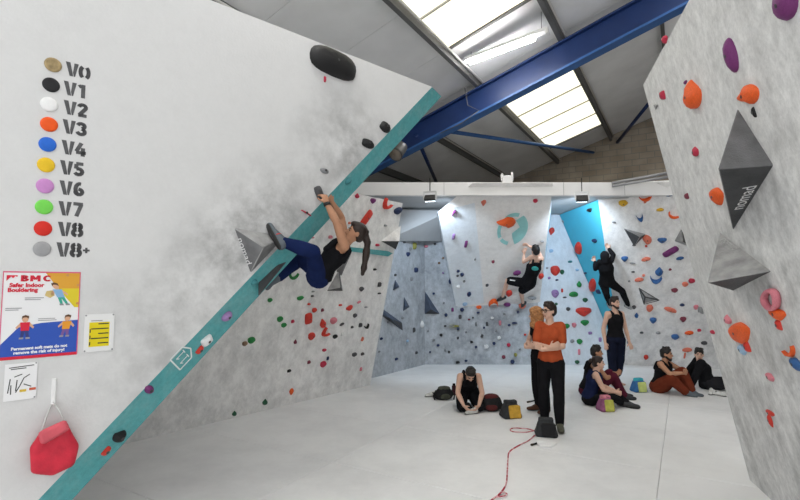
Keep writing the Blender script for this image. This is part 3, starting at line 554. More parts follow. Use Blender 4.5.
def text_on(name, s, P, u, v, size, m, parent=None, bold=0.0, align='CENTER', depth=.0006, shear=0.0):
    cu = bpy.data.curves.new(name, 'FONT'); cu.body = s; cu.size = size; cu.align_x = align; cu.align_y = 'CENTER'; cu.offset = bold; cu.extrude = depth; cu.shear = shear; cu.resolution_u = 3
    t = bpy.data.objects.new(name, cu); COL.objects.link(t); bpy.context.view_layer.update()
    me = bpy.data.meshes.new_from_object(t.evaluated_get(bpy.context.evaluated_depsgraph_get())); bpy.data.objects.remove(t); bpy.data.curves.remove(cu)
    n = np.cross(u, v); M = np.stack([u, v, n], 1)
    co = np.empty(len(me.vertices) * 3); me.vertices.foreach_get('co', co); co = co.reshape(-1, 3) @ M.T + np.asarray(P); me.vertices.foreach_set('co', co.ravel()); me.update()
    me.materials.clear(); me.materials.append(m)
    o = bpy.data.objects.new(name, me); COL.objects.link(o)
    if parent: o.parent = parent
    return o
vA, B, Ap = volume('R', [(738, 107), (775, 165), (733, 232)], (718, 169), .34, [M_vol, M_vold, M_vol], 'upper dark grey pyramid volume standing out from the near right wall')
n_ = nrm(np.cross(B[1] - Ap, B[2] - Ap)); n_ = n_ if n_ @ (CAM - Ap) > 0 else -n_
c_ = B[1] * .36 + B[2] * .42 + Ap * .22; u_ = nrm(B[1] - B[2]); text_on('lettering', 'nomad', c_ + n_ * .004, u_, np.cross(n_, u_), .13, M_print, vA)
vB, B, Ap = volume('R', [(720, 231), (773, 271), (733, 291)], (707, 283), .36, [M_volg, M_vold, M_vold], 'lower grey pyramid volume with underside darkened as shade on the near right wall')
n_ = nrm(np.cross(B[0] - Ap, B[1] - Ap)); n_ = n_ if n_ @ (CAM - Ap) > 0 else -n_
u_ = nrm(B[1] - B[0]); c_ = B[0] * .66 + B[1] * .24 + Ap * .10; text_on('lettering', 'nomad', c_ + n_ * .004, u_, np.cross(n_, u_), .085, mat('faint_print', (.45, .45, .45), .7), vB)
vL, B, Ap = volume('L', [(233, 227), (286, 236), (250, 274)], (264, 247), .2, [M_volg, M_vol, M_vol], 'grey pyramid volume under the climbing woman\'s raised foot')
n_ = nrm(np.cross(B[0] - Ap, B[2] - Ap)); n_ = n_ if n_ @ (CAM - Ap) > 0 else -n_
u_ = nrm(B[2] - B[0]); text_on('lettering', 'nomad', B[0] * .42 + B[2] * .46 + Ap * .12 + n_ * .004, u_, np.cross(n_, u_), .09, M_print, vL)
volume('T', [(258, 282), (279, 262), (290, 258), (262, 289)], (258, 297), .10, [M_vold, M_vold, M_vol, M_vold], 'dark volume tucked under the turquoise edge below the trailing foot')
# hourglass volume behind the woman: two triangles
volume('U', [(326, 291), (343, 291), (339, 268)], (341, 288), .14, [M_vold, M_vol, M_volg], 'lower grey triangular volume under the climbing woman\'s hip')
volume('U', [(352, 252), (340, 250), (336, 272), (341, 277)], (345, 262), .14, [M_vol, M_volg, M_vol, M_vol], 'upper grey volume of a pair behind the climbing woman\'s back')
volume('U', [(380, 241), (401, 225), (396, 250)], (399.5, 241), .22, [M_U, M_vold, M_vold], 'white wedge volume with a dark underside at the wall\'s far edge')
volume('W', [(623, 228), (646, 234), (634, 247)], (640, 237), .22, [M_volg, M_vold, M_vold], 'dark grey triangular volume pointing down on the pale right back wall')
volume('W', [(639, 288), (659, 300), (644, 304)], (645, 297), .10, [M_volg, M_volg, M_volg], 'grey triangular volume outlined by black edges', edge=M_vold)
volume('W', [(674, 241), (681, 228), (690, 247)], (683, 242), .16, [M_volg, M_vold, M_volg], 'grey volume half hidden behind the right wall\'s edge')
volume('Y', [(377, 304.5), (403, 323), (404, 332), (376.5, 312.5)], (390, 318), .10, [M_navyv, M_vold, M_vold, M_navyv], 'dark diagonal beam volume across the shaded bay wall')
volume('Y', [(404, 296), (403, 311.5), (410, 307)], (405.5, 305.5), .12, [M_navyv] * 3, 'small slate triangular volume in the shaded bay, right of the beam')
volume('Y', [(395, 279), (392.5, 291), (400, 287)], (396, 286.5), .12, [M_navyv] * 3, 'small slate triangular volume in the shaded bay, above the beam')
volume('B', [(425, 291), (424.5, 314), (440, 314)], (431, 309), .2, [M_navyv, M_vold, M_navyv], 'navy pyramid volume in the corner of the back wall')
volume('R', [(652, 104), (658.5, 104), (656, 112)], (656, 106), .03, [M_volg] * 3, 'small grey triangle at the left edge of near right wall')

# turquoise painted disc on the prow (paint, a hair proud of the board)
disc = empty('painted_disc', on('P', 512, 229), 'turquoise and white round emblem painted on the white prow', 'painted emblem')
M_aqua = mat('aqua_paint', (.32, .66, .66), .6, var=.1, scale=6)
u, v, n = frame('P'); c0 = on('P', 512.5, 229.5, .004); px, py = px_scale('P', c0); rx, ry = 15.0 / px, 16.5 / py
def arc_poly(a0, a1, r0, r1, k=18): return [(r1 * math.cos(R_(a0 + (a1 - a0) * i / k)), r1 * math.sin(R_(a0 + (a1 - a0) * i / k))) for i in range(k + 1)] + [(r0 * math.cos(R_(a1 - (a1 - a0) * i / k)), r0 * math.sin(R_(a1 - (a1 - a0) * i / k))) for i in range(k + 1)]
def flatpoly(name, pts, c, u, v, m, parent, th=.0015):
    n = np.cross(u, v); o = slab(name, [c + u * a + v * b for a, b in pts], n * th, m); under(o, parent); return o
flatpoly('half_disc', [(x * rx, y * ry) for x, y in [(math.cos(R_(a)), math.sin(R_(a))) for a in range(-70, 66, 8)] + [(.1, .55), (.45, .15), (.02, -.25), (.1, -.5)]], c0, u, v, M_aqua, disc)
for a0, a1 in ((75, 130), (165, 215), (225, 262)): flatpoly('ring_arc', [(x * rx, y * ry) for x, y in arc_poly(a0, a1, .78, 1.0)], c0, u, v, M_aqua, disc)

# shield logo on the turquoise edge
lg = empty('shield_logo', on('T', 183, 356.5), 'white outlined shield logo painted on the turquoise edge', 'logo')
u = ED; v = -nrm(TW - ED * (TW @ ED)); n = np.cross(u, v)
if n @ TN < 0: v = -v; 
c0 = on('T', 183, 356.5, .003); M_wp = mat('white_paint_line', (.78, .84, .83), .6)
u2, v2 = v, -u                                   # the shield stands across the strip
if np.cross(u2, v2) @ TN < 0: v2 = -v2
def line2(a, b, t=.006):
    a, b = A(*a), A(*b); d = nrm(b - a); w_ = A(-d[1], d[0]) * t
    return [tuple(a - w_), tuple(b - w_), tuple(b + w_), tuple(a + w_)]
S = .083
for a, b in [((-S, S), (S, S)), ((S, S), (S, -S * .5)), ((S, -S * .5), (0, -S)), ((0, -S), (-S, -S * .5)), ((-S, -S * .5), (-S, S))]: flatpoly('outline', line2(a, b), c0, u2, v2, M_wp, lg)
for sx in (-.5, .3):
    for a, b in [(((sx + .12) * S, S * .6), ((sx + .12) * S, -S * .35)), (((sx - .14) * S, S * .38), ((sx + .12) * S, S * .6)), (((sx - .12) * S, -S * .38), ((sx + .36) * S, -S * .38))]:
        flatpoly('numeral', line2(a, b, .004), c0, u2, v2, M_wp, lg)

# ------------------------------------------------------------------ grade chart on the left wall
UL_, VL_ = LD, A(0, 0, 1); NL = -LN
def arc(cx, cy, rx, ry, a0, a1, k=9): return [(cx + rx * math.cos(R_(a0 + (a1 - a0) * i / k)), cy + ry * math.sin(R_(a0 + (a1 - a0) * i / k))) for i in range(k + 1)]
GL = {'0': [arc(.24, .5, .17, .39, 110, 250), arc(.38, .5, .17, .39, -70, 70)], '1': [[(.34, 0), (.34, 1)], [(.08, .78), (.24, .9)]],
      '2': [arc(.3, .72, .2, .18, 175, -35) + [(.14, .14)], [(.06, .1), (.56, .1)]], '3': [arc(.28, .72, .2, .18, 165, -75), arc(.28, .3, .22, .2, 75, -165)],
      '4': [[(.34, .98), (.06, .32)], [(.04, .26), (.62, .26)], [(.44, .62), (.44, 0)]], '5': [[(.54, .9), (.12, .9)], [(.14, .86), (.12, .52)], arc(.27, .32, .22, .22, 120, -150)],
      '6': [arc(.36, .5, .24, .4, 80, 235), arc(.32, .3, .2, .2, -200, 90)], '7': [[(.04, .9), (.6, .9)], [(.5, .86), (.24, 0)]],
      '8': [arc(.24, .73, .13, .17, 90, 270), arc(.38, .73, .13, .17, -90, 90), arc(.24, .29, .17, .2, 90, 270), arc(.38, .29, .17, .2, -90, 90)], '+': [[(.05, .5), (.45, .5)], [(.25, .3), (.25, .7)]]}
def stroke_polys(ch):
    if ch == 'V': return [[(0, 1), (.27, 1), (.46, 0), (.25, 0)], [(.50, 1), (.75, 1), (.57, 0), (.49, 0), (.44, .28)]]
    out = []
    t = .122 if ch != '+' else .07
    for s in GL[ch]:
        for i in range(len(s) - 1):
            a, b = A(*s[i]), A(*s[i + 1]); d = nrm(b - a); w_ = A(-d[1], d[0]) * t; e = d * (.03 if len(s) > 2 else 0)
            out.append([tuple(a - w_ - e), tuple(b - w_ + e), tuple(b + w_ + e), tuple(a + w_ - e)])
    return out
M_ink = mat('charcoal_stencil_paint', (.10, .10, .105), .7, var=.2, scale=20)
DISC = [(53, 65, (.35, .26, .13)), (51, 85, (.015, .015, .017)), (49, 104.5, (.86, .86, .86)), (49, 124.5, (.85, .10, .01)), (47.5, 144.5, (.02, .14, .62)), (46, 165, (.80, .52, .02)),
        (45, 186, (.58, .26, .58)), (44, 207, (.18, .66, .09)), (43, 228.5, (.66, .025, .015)), (42, 249, (.34, .34, .35))]
TX = [(78, 71), (76, 90), (76, 109), (75, 128), (74, 148.5), (72.5, 168.5), (72, 188.5), (71, 209), (70.5, 229.5), (73.5, 250)]
CN_ = ['tan ringed', 'black', 'white', 'orange', 'blue', 'yellow', 'mauve', 'lime green', 'red', 'grey']
GR = ['V0', 'V1', 'V2', 'V3', 'V4', 'V5', 'V6', 'V7', 'V8', 'V8+']
ring = [(.97, 0), (1.0, .3), (.93, .7), (.75, 1.0)]
for k in range(10):
    x, y, c = DISC[k]; P = on('L', x, y, 0)
    e = empty('grade_marker', P, f'{CN_[k]} disc with stencilled {GR[k]} beside it on the white wall', 'grade marker', 'grade chart markers on the left wall')
    V = []; Fc = []; n = 28
    for (s, z) in ring + ([(.6, .75), (.45, 1.0), (.3, .75), (.15, 1.0)] if k == 0 else [(.5, 1.1), (.25, 1.15)]):
        for i in range(n): a = 2 * math.pi * i / n; V.append(P + UL_ * .051 * s * math.cos(a) + VL_ * .051 * s * math.sin(a) + NL * .012 * z)
    m = len(V) // n
    for r in range(m - 1):
        for i in range(n): Fc.append((r * n + i, r * n + (i + 1) % n, (r + 1) * n + (i + 1) % n, (r + 1) * n + i))
    Fc.append(tuple((m - 1) * n + i for i in range(n)))
    under(mk('disc', V, Fc, mat('grade_disc_%d' % k, c, .5, .3, var=.05 if k else .3, scale=30), smooth=True), e)
    tx, ty = TX[k]; Pt = on('L', tx, ty, .0015); hgt = .098; wd = .0; x0 = 0; V = []; Fc = []
    wid = {1: .42, 0: .62}
    total = .80 + .64 * (len(GR[k]) - 1) * 1.0 if k < 9 else .80 + .64 + .5
    cur = -total / 2
    for ch in GR[k]:
        for pg in stroke_polys(ch):
            b0_ = len(V)
            for (a, b) in pg: V.append(Pt + UL_ * (cur + a) * hgt * 1.05 + VL_ * (b - .5) * hgt)
            Fc.append(tuple(range(b0_, b0_ + len(pg))))
        cur += .80 if ch == 'V' else .66
    o = mk('lettering', V, Fc, M_ink); under(o, e)
    bm = bmesh.new(); bm.from_mesh(o.data); bmesh.ops.recalc_face_normals(bm, faces=bm.faces); bm.to_mesh(o.data); bm.free()

# ------------------------------------------------------------------ posters and notices
def rect(x0, y0, x1, y1): return [(x0, y0), (x1, y0), (x1, y1), (x0, y1)]
def ngon(cx, cy, rx, ry, k=12): return [(cx + rx * math.cos(2 * math.pi * i / k), cy + ry * math.sin(2 * math.pi * i / k)) for i in range(k)]
def ink(name, c): return mat('ink_' + name, c, .5, .3)
def sheet(name, px, py, label, cat, w_, h_, m, lift=.002):
    P = on('L', px, py, lift); e = empty(name, P, label, cat); return e, P
e, P0 = sheet('poster', -2, 361, 'indoor bouldering safety poster with cartoon climbers on blue matting', 'poster', .42, .57, None)
PW, PH = .423, .573
def pq(pts): return [(a * PW, b * PH) for a, b in pts]
lay = [0]
def pprint(name, pts, m, parent=None, lv=1):
    o = flatpoly(name, pq(pts), P0 + NL * .0008 * lv, UL_, VL_, m, e, .0004); return o
flatpoly('sheet', pq(rect(0, 0, 1, 1)), P0 - NL * .0015, UL_, VL_, ink('paper', (.84, .84, .85)), e, .002)
RED, PNK = ink('red', (.66, .02, .05)), ink('pink', (.72, .12, .22))
for r in (rect(0, .985, 1, 1), rect(0, 0, .012, 1), rect(.988, 0, 1, 1)): pprint('border', r, PNK, lv=3)
pprint('red_band', rect(0, 0, 1, .035), RED, lv=2)
pprint('blue_mat', [(.01, .035), (1, .035), (1, .42), (.5, .40), (.22, .36), (.01, .17)], ink('mat_blue', (.03, .09, .45)), lv=1)
pprint('orange_wall', [(.53, .985), (.99, .985), (.99, .80), (.70, .80)], ink('wall_orange', (.72, .36, .04)), lv=1)
pprint('yellow_wall', [(.70, .80), (.99, .80), (.99, .57), (.93, .575)], ink('wall_yellow', (.72, .58, .03)), lv=1)
for a, b in ((.82, .96), (.97, .84), (.97, .62)): pprint('hold_dot', ngon(a, b, .02, .016), ink('dot', (.6, .3, .1)), lv=2)
def ptext(s, x, y, size, m, bold=.002): return under(text_on('lettering', s, P0 + UL_ * x * PW + VL_ * y * PH + NL * .0022, UL_, VL_, size, m, None, bold), e)
GL['B'] = [[(.14, 0), (.14, 1)], arc(.2, .74, .3, .16, 90, -90), arc(.2, .28, .36, .18, 90, -90)]; GL['M'] = [[(.12, 0), (.12, 1)], [(.16, .95), (.42, .3)], [(.42, .3), (.68, .95)], [(.72, 0), (.72, 1)]]; GL['C'] = [arc(.38, .5, .28, .4, 50, 310)]
for ch, x in (('B', .215), ('M', .335), ('C', .50)):
    for pg in stroke_polys(ch): pprint('lettering', [(x + a * .155, .885 + b * .07) for a, b in pg], RED, lv=2)
pprint('mountain_logo', [(.045, .89), (.045, .955), (.18, .955), (.175, .935), (.15, .945), (.125, .92), (.10, .94)], RED, lv=2)
ptext('Safer Indoor', .30, .84, .036, RED, .0016); ptext('Bouldering', .25, .785, .036, RED, .0016)
WHT = ink('white', (.85, .85, .87)); BLK = ink('black', (.03, .03, .03)); GRY = ink('grey', (.3, .3, .32))
ptext('Permanent soft mats do not', .5, .118, .0265, WHT, .0012); ptext('remove the risk of injury!', .5, .072, .0265, WHT, .0012)
for (x, y, w_) in ((.28, .69, .24), (.28, .67, .2), (.05, .575, .2), (.05, .555, .16), (.46, .445, .22), (.46, .425, .24)): pprint('caption_line', rect(x, y, x + w_, y + .008), GRY, lv=2)
SKN = ink('skin', (.72, .42, .27)); HAIRI = ink('hair', (.12, .06, .03))
def figure(cx, cy, s, shirt, legs, lean=0, arms=None):
    f = lambda pts: [(cx + (a + lean * b) * s, cy + b * s * .74) for a, b in pts]
    pprint('cartoon_legs', f([(-.13, -.05), (.13, -.05), (.16, -.42), (.06, -.42), (0, -.15), (-.06, -.42), (-.16, -.42)]), legs, lv=2)
    pprint('cartoon_shoe', f(rect(-.2, -.48, -.04, -.40)), GRY, lv=3); pprint('cartoon_shoe', f(rect(.04, -.48, .2, -.40)), GRY, lv=3)
    pprint('cartoon_shirt', f([(-.15, -.1), (.15, -.1), (.18, .28), (-.18, .28)]), shirt, lv=3)
    for sx in (-1, 1): pprint('cartoon_arm', f([(sx * .17, .27), (sx * .34, .06), (sx * .3, -.02), (sx * .15, .12)]), SKN, lv=2)
    pprint('cartoon_head', f(ngon(0, .42, .12, .14)), SKN, lv=3); pprint('cartoon_hair', f([(-.13, .42), (-.12, .56), (0, .61), (.13, .56), (.13, .44), (.05, .5), (-.06, .5)]), HAIRI, lv=4)
figure(.30, .345, .34, RED, ink('shorts_blue', (.04, .05, .2))); figure(.83, .34, .33, ink('shirt_orange', (.80, .33, .03)), ink('legs_purple', (.2, .1, .3)), .12)
figure(.73, .72, .34, ink('shirt_sky', (.25, .45, .7)), ink('legs_green', (.05, .4, .3)), -.45)
pprint('cartoon_sack', [(.53, .72), (.60, .69), (.66, .72), (.62, .78), (.55, .77)], ink('straw', (.66, .5, .2)), lv=2)
# yellow rule sign behind a clear plate
P1 = on('L', 83, 352.5, .003); ys = empty('rule_sign', P1, 'small yellow sign with black lines on a clear screwed plate', 'sign')
flatpoly('clear_plate', rect(0, 0, .185, .265), P1, UL_, VL_, ink('clear_plate', (.80, .80, .80)), ys, .004)
for a, b in ((.008, .008), (.177, .008), (.008, .257), (.177, .257)): under(fixn(mk('screw', *tube_vf([P1 + UL_ * a + VL_ * b, P1 + UL_ * a + VL_ * b + NL * .008], .006, 8), GRY)), ys)
P2 = P1 + UL_ * .03 + VL_ * .035 + NL * .0045
flatpoly('yellow_panel', rect(0, 0, .125, .172), P2, UL_, VL_, ink('yellow', (.76, .62, .01)), ys, .001)
for k in range(5): flatpoly('text_bar', rect(.012 if k % 2 else .055, .02 + k * .034, .12, .028 + k * .034), P2 + NL * .0012, UL_, VL_, BLK, ys, .0004)
for k in range(3): flatpoly('text_bar', rect(.003, .01 + k * .045, .010, .035 + k * .045), P2 + NL * .0012, UL_, VL_, BLK, ys, .0004)
flatpoly('header_line', rect(.01, .18, .08, .186), P2 - NL * .0003, UL_, VL_, GRY, ys, .0006)
# white drawing notice
P3 = on('L', 3, 402, .003); wn = empty('paper_notice', P3, 'white notice with black figure sketch beneath the big poster', 'notice')
flatpoly('sheet', rect(0, 0, .168, .235), P3, UL_, VL_, ink('paper', (.84, .84, .85)), wn, .002)
for a, b in ((.16, .008), (.16, .23)): under(fixn(mk('screw', *tube_vf([P3 + UL_ * a + VL_ * b, P3 + UL_ * a + VL_ * b + NL * .006], .005, 8), GRY)), wn)
P4 = P3 + NL * .0022
for a, b in (((.02, .21), (.15, .218)), ((.03, .20), (.11, .203)), ((.02, .05), (.03, .14)), ((.035, .04), (.035, .10)), ((.06, .06), (.065, .13)), ((.05, .15), (.09, .165)), ((.08, .09), (.10, .14)), ((.10, .14), (.13, .16)), ((.10, .10), (.14, .08)), ((.06, .05), (.08, .09))):
    flatpoly('sketch_line', line2(a, b, .0028), P4, UL_, VL_, BLK, wn, .0006)
for (a, b, c) in ((.08, .05, (.7, .5, .05)), (.13, .055, (.55, .1, .05))): flatpoly('sketch_patch', rect(a, b, a + .035, b + .016), P4 + NL * .0003, UL_, VL_, mat('ink_patch_%d' % int(a * 100), c, .5), wn, .0006)

# ------------------------------------------------------------------ lamps
M_lampw = mat('white_lamp_body', (.75, .75, .75), .4, .4)
M_tube = mat('lit_diffuser', (1, .985, .96), .4, .2, emit=TUBE_STRENGTH)
def tube_lamp(a, b, label):
    a, b = np.asarray(a), np.asarray(b); d = nrm(b - a); s = nrm(np.cross(d, A(0, 0, 1))); t = np.cross(s, d); L = np.linalg.norm(b - a) / 2; c = (a + b) / 2
    e = empty('batten_light', c, label, 'ceiling light')
    under(obox('housing', c + t * .05, (d, s, t), (L, .075, .03), M_lampw), e)
    under(obox('diffuser', c - d * .1 - t * .005, (d, s, t), (L - .16, .07, .03), M_tube, bev=.012), e)
    under(obox('end_cap', c + d * (L - .03), (d, s, t), (.03, .078, .04), M_lampw, bev=.01), e)
    for k in (-.85, .85):
        p = c + d * L * k + t * .08; ss = p @ SL; under(tube('hanging_wire', [p, A(p[0], p[1], RZ(ss) - .01)], .006, M_purlin, None, 6), e)
    return e
tube_lamp(yat(466, 63, 9.0), yat(549, 32, 8.26), 'lit white batten light hanging from the roof beside the skylight')
for (s_, p_, lb) in ((-2.7, 3.0, 'near the viewer, left bay'), (1.4, 8.4, 'over the near right wall'), (1.4, 3.0, 'above the viewer on the right bay'), (1.4, 13.0, 'behind the near right wall'), (-2.7, -1.5, 'behind the viewer')):
    tube_lamp(H(s_ - .71, p_, RZ(s_) - .42), H(s_ + .71, p_, RZ(s_) - .30), 'added unseen batten light hanging from the roof ' + lb)  # five lamps out of sight, added to brighten the hall
M_cord = mat('black_cord', (.02, .02, .02), .6)
def flood(px, py, Y, aim, label):
    c = yat(px, py, Y); e = empty('flood_lamp', c, label, 'flood lamp', 'flood lamps hanging under the white fascia')
    d = nrm(np.asarray(aim) - c); s = nrm(np.cross(d, A(0, 0, 1))); t = np.cross(s, d)
    under(obox('housing', c, (s, t, d), (.115, .065, .035), mat('dark_lamp_housing', (.05, .05, .05), .5), bev=.01), e)
    under(obox('lens', c + d * .047, (s, t, d), (.10, .052, .006), mat('lit_flood_lens', (.85, .93, 1), .4, emit=6.0)), e)
    for k in (-1, 1): under(obox('bracket_arm', c + s * .125 * k + A(0, 0, .05), (s, A(0, 0, 1), np.cross(s, A(0, 0, 1))), (.012, .085, .02), M_lampw), e)
    under(obox('bracket_bar', c + A(0, 0, .13), (s, A(0, 0, 1), np.cross(s, A(0, 0, 1))), (.13, .012, .02), M_lampw), e)
    under(tube('cord', [c + A(0, 0, .13), A(c[0], c[1], 4.2)], .01, M_cord, None, 6), e)
    l = bpy.data.lights.new('flood', 'SPOT'); l.energy = FLOOD_WATT; l.color = (.72, .86, 1.0); l.spot_size = R_(115); l.spot_blend = .7; l.shadow_soft_size = .12
    lo = bpy.data.objects.new('flood_beam', l); COL.objects.link(lo); q = c + d * .09; lo.location = q; lo.rotation_euler = Vector(d).to_track_quat('-Z', 'Y').to_euler()
flood(430, 198, 9.58, (1.5, 12.0, 1.6), 'dark flood lamp hanging over the shaded bay')
flood(582, 198.5, 9.58, (4.2, 12.4, 2.2), 'dark flood lamp hanging in front of the turquoise facet')
# black spot lamp behind the top of the left wall
c = yat(399, 150, 7.4); e = empty('spot_lamp', c, 'dark spot lamp hanging behind the turquoise edge under blue rafter', 'spot lamp')
d = nrm(A(-.35, -.5, -.6)); under(tube('housing', [c - d * .16, c - d * .1, c + d * .1, c + d * .14], [.05, .10, .11, .12], mat('dark_lamp_housing', (.05, .05, .05), .5), None, 14), e)
under(tube('lens', [c + d * .141, c + d * .145], .10, mat('brown_reflector', (.18, .15, .12), .3), None, 14), e)
under(tube('hanging_rod', [c - d * .1, A(c[0], c[1], c[2] + .75)], .012, M_cord, None, 6), e)
# junction box and cable tray on the fascia
jb = empty('junction_box', (2.26, 9.8, 4.14), 'small white box standing on the fascia above the prow', 'box')
under(obox('body', yat(507, 180, 9.8), XYZ, (.10, .07, .085), M_fas, bev=.01), jb); under(obox('conduit_stub', yat(512, 176.5, 9.8), XYZ, (.02, .02, .09), M_fas), jb); under(obox('conduit_stub', yat(502, 177, 9.8), XYZ, (.025, .02, .07), M_fas), jb)
ct = empty('cable_tray', yat(660, 182, 9.5), 'grey metal cable tray over the right end of the fascia', 'cable tray')
for k in (0, 1): under(tube('rail', [yat(612, 186 - 3 * k, 9.66), yat(676, 175.5 - 4 * k, 9.3)], .03, mat('grey_metal', (.35, .35, .36), .5, metal=.4), None, 6), ct)

# ------------------------------------------------------------------ soft shapes: hulls of ellipsoids, voxel-joined into one surface
_bm = bmesh.new(); bmesh.ops.create_icosphere(_bm, subdivisions=2, radius=1); ICO = np.array([v.co[:] for v in _bm.verts]); _bm.free()
def E_(c, r, ax=None):
    r = np.asarray(r, float) if hasattr(r, '__len__') else np.array([r] * 3, float)
    return ICO * r @ (np.asarray(ax) if ax is not None else XYZ) + np.asarray(c, float)
class Soft:
    def __init__(s): s.V = []; s.F = []
    def hull(s, *pts):
        bm = bmesh.new(); P = np.concatenate(pts)
        vs = [bm.verts.new(p) for p in P]
        res = bmesh.ops.convex_hull(bm, input=vs)
        b = len(s.V); keep = {}
        for f in bm.faces:
            ids = []
            for v in f.verts:
                if v not in keep: keep[v] = b + len(keep); s.V.append(tuple(v.co))
                ids.append(keep[v])
            s.F.append(ids)
        bm.free(); return s
    def seg(s, a, b, ra, rb, ax=None): return s.hull(E_(a, ra, ax), E_(b, rb, ax))
    def build(s, name, m, parent, vox=.009, smooth=3, wr=0.0, wf=22.0, seed=0):
        me = bpy.data.meshes.new(name); me.from_pydata(s.V, [], s.F); me.update()
        bm = bmesh.new(); bm.from_mesh(me); bmesh.ops.recalc_face_normals(bm, faces=bm.faces); bm.to_mesh(me); bm.free()
        o = bpy.data.objects.new(name, me); COL.objects.link(o)
        r = o.modifiers.new('r', 'REMESH'); r.mode = 'VOXEL'; r.voxel_size = vox
        if smooth: q = o.modifiers.new('s', 'SMOOTH'); q.factor = .5; q.iterations = smooth
        bpy.context.view_layer.update()
        m2 = bpy.data.meshes.new_from_object(o.evaluated_get(bpy.context.evaluated_depsgraph_get()))
        o.modifiers.clear(); o.data = m2; bpy.data.meshes.remove(me); m2.name = name
        if wr:
            n = len(m2.vertices); co = np.empty(n * 3); m2.vertices.foreach_get('co', co); co = co.reshape(-1, 3)
            no = np.empty(n * 3); m2.vertices.foreach_get('normal', no); no = no.reshape(-1, 3); rg = np.random.default_rng(seed + 3); a = np.zeros(n)
            for k in range(5):
                kv = rg.normal(size=3); kv = kv / np.linalg.norm(kv) * wf * (.6 + .35 * k); a += np.sin(co @ kv + rg.uniform(0, 6.28) + 1.5 * np.sin(co @ (rg.normal(size=3) * wf * .3))) / (1 + .5 * k)
            co += no * ((.5 + .5 * a / 2.9) * wr * 1.5)[:, None]; m2.vertices.foreach_set('co', co.ravel()); m2.update()
        m2.materials.clear(); m2.materials.append(m); m2.polygons.foreach_set('use_smooth', [True] * len(m2.polygons))
        if parent is not None: under(o, parent)
        return o

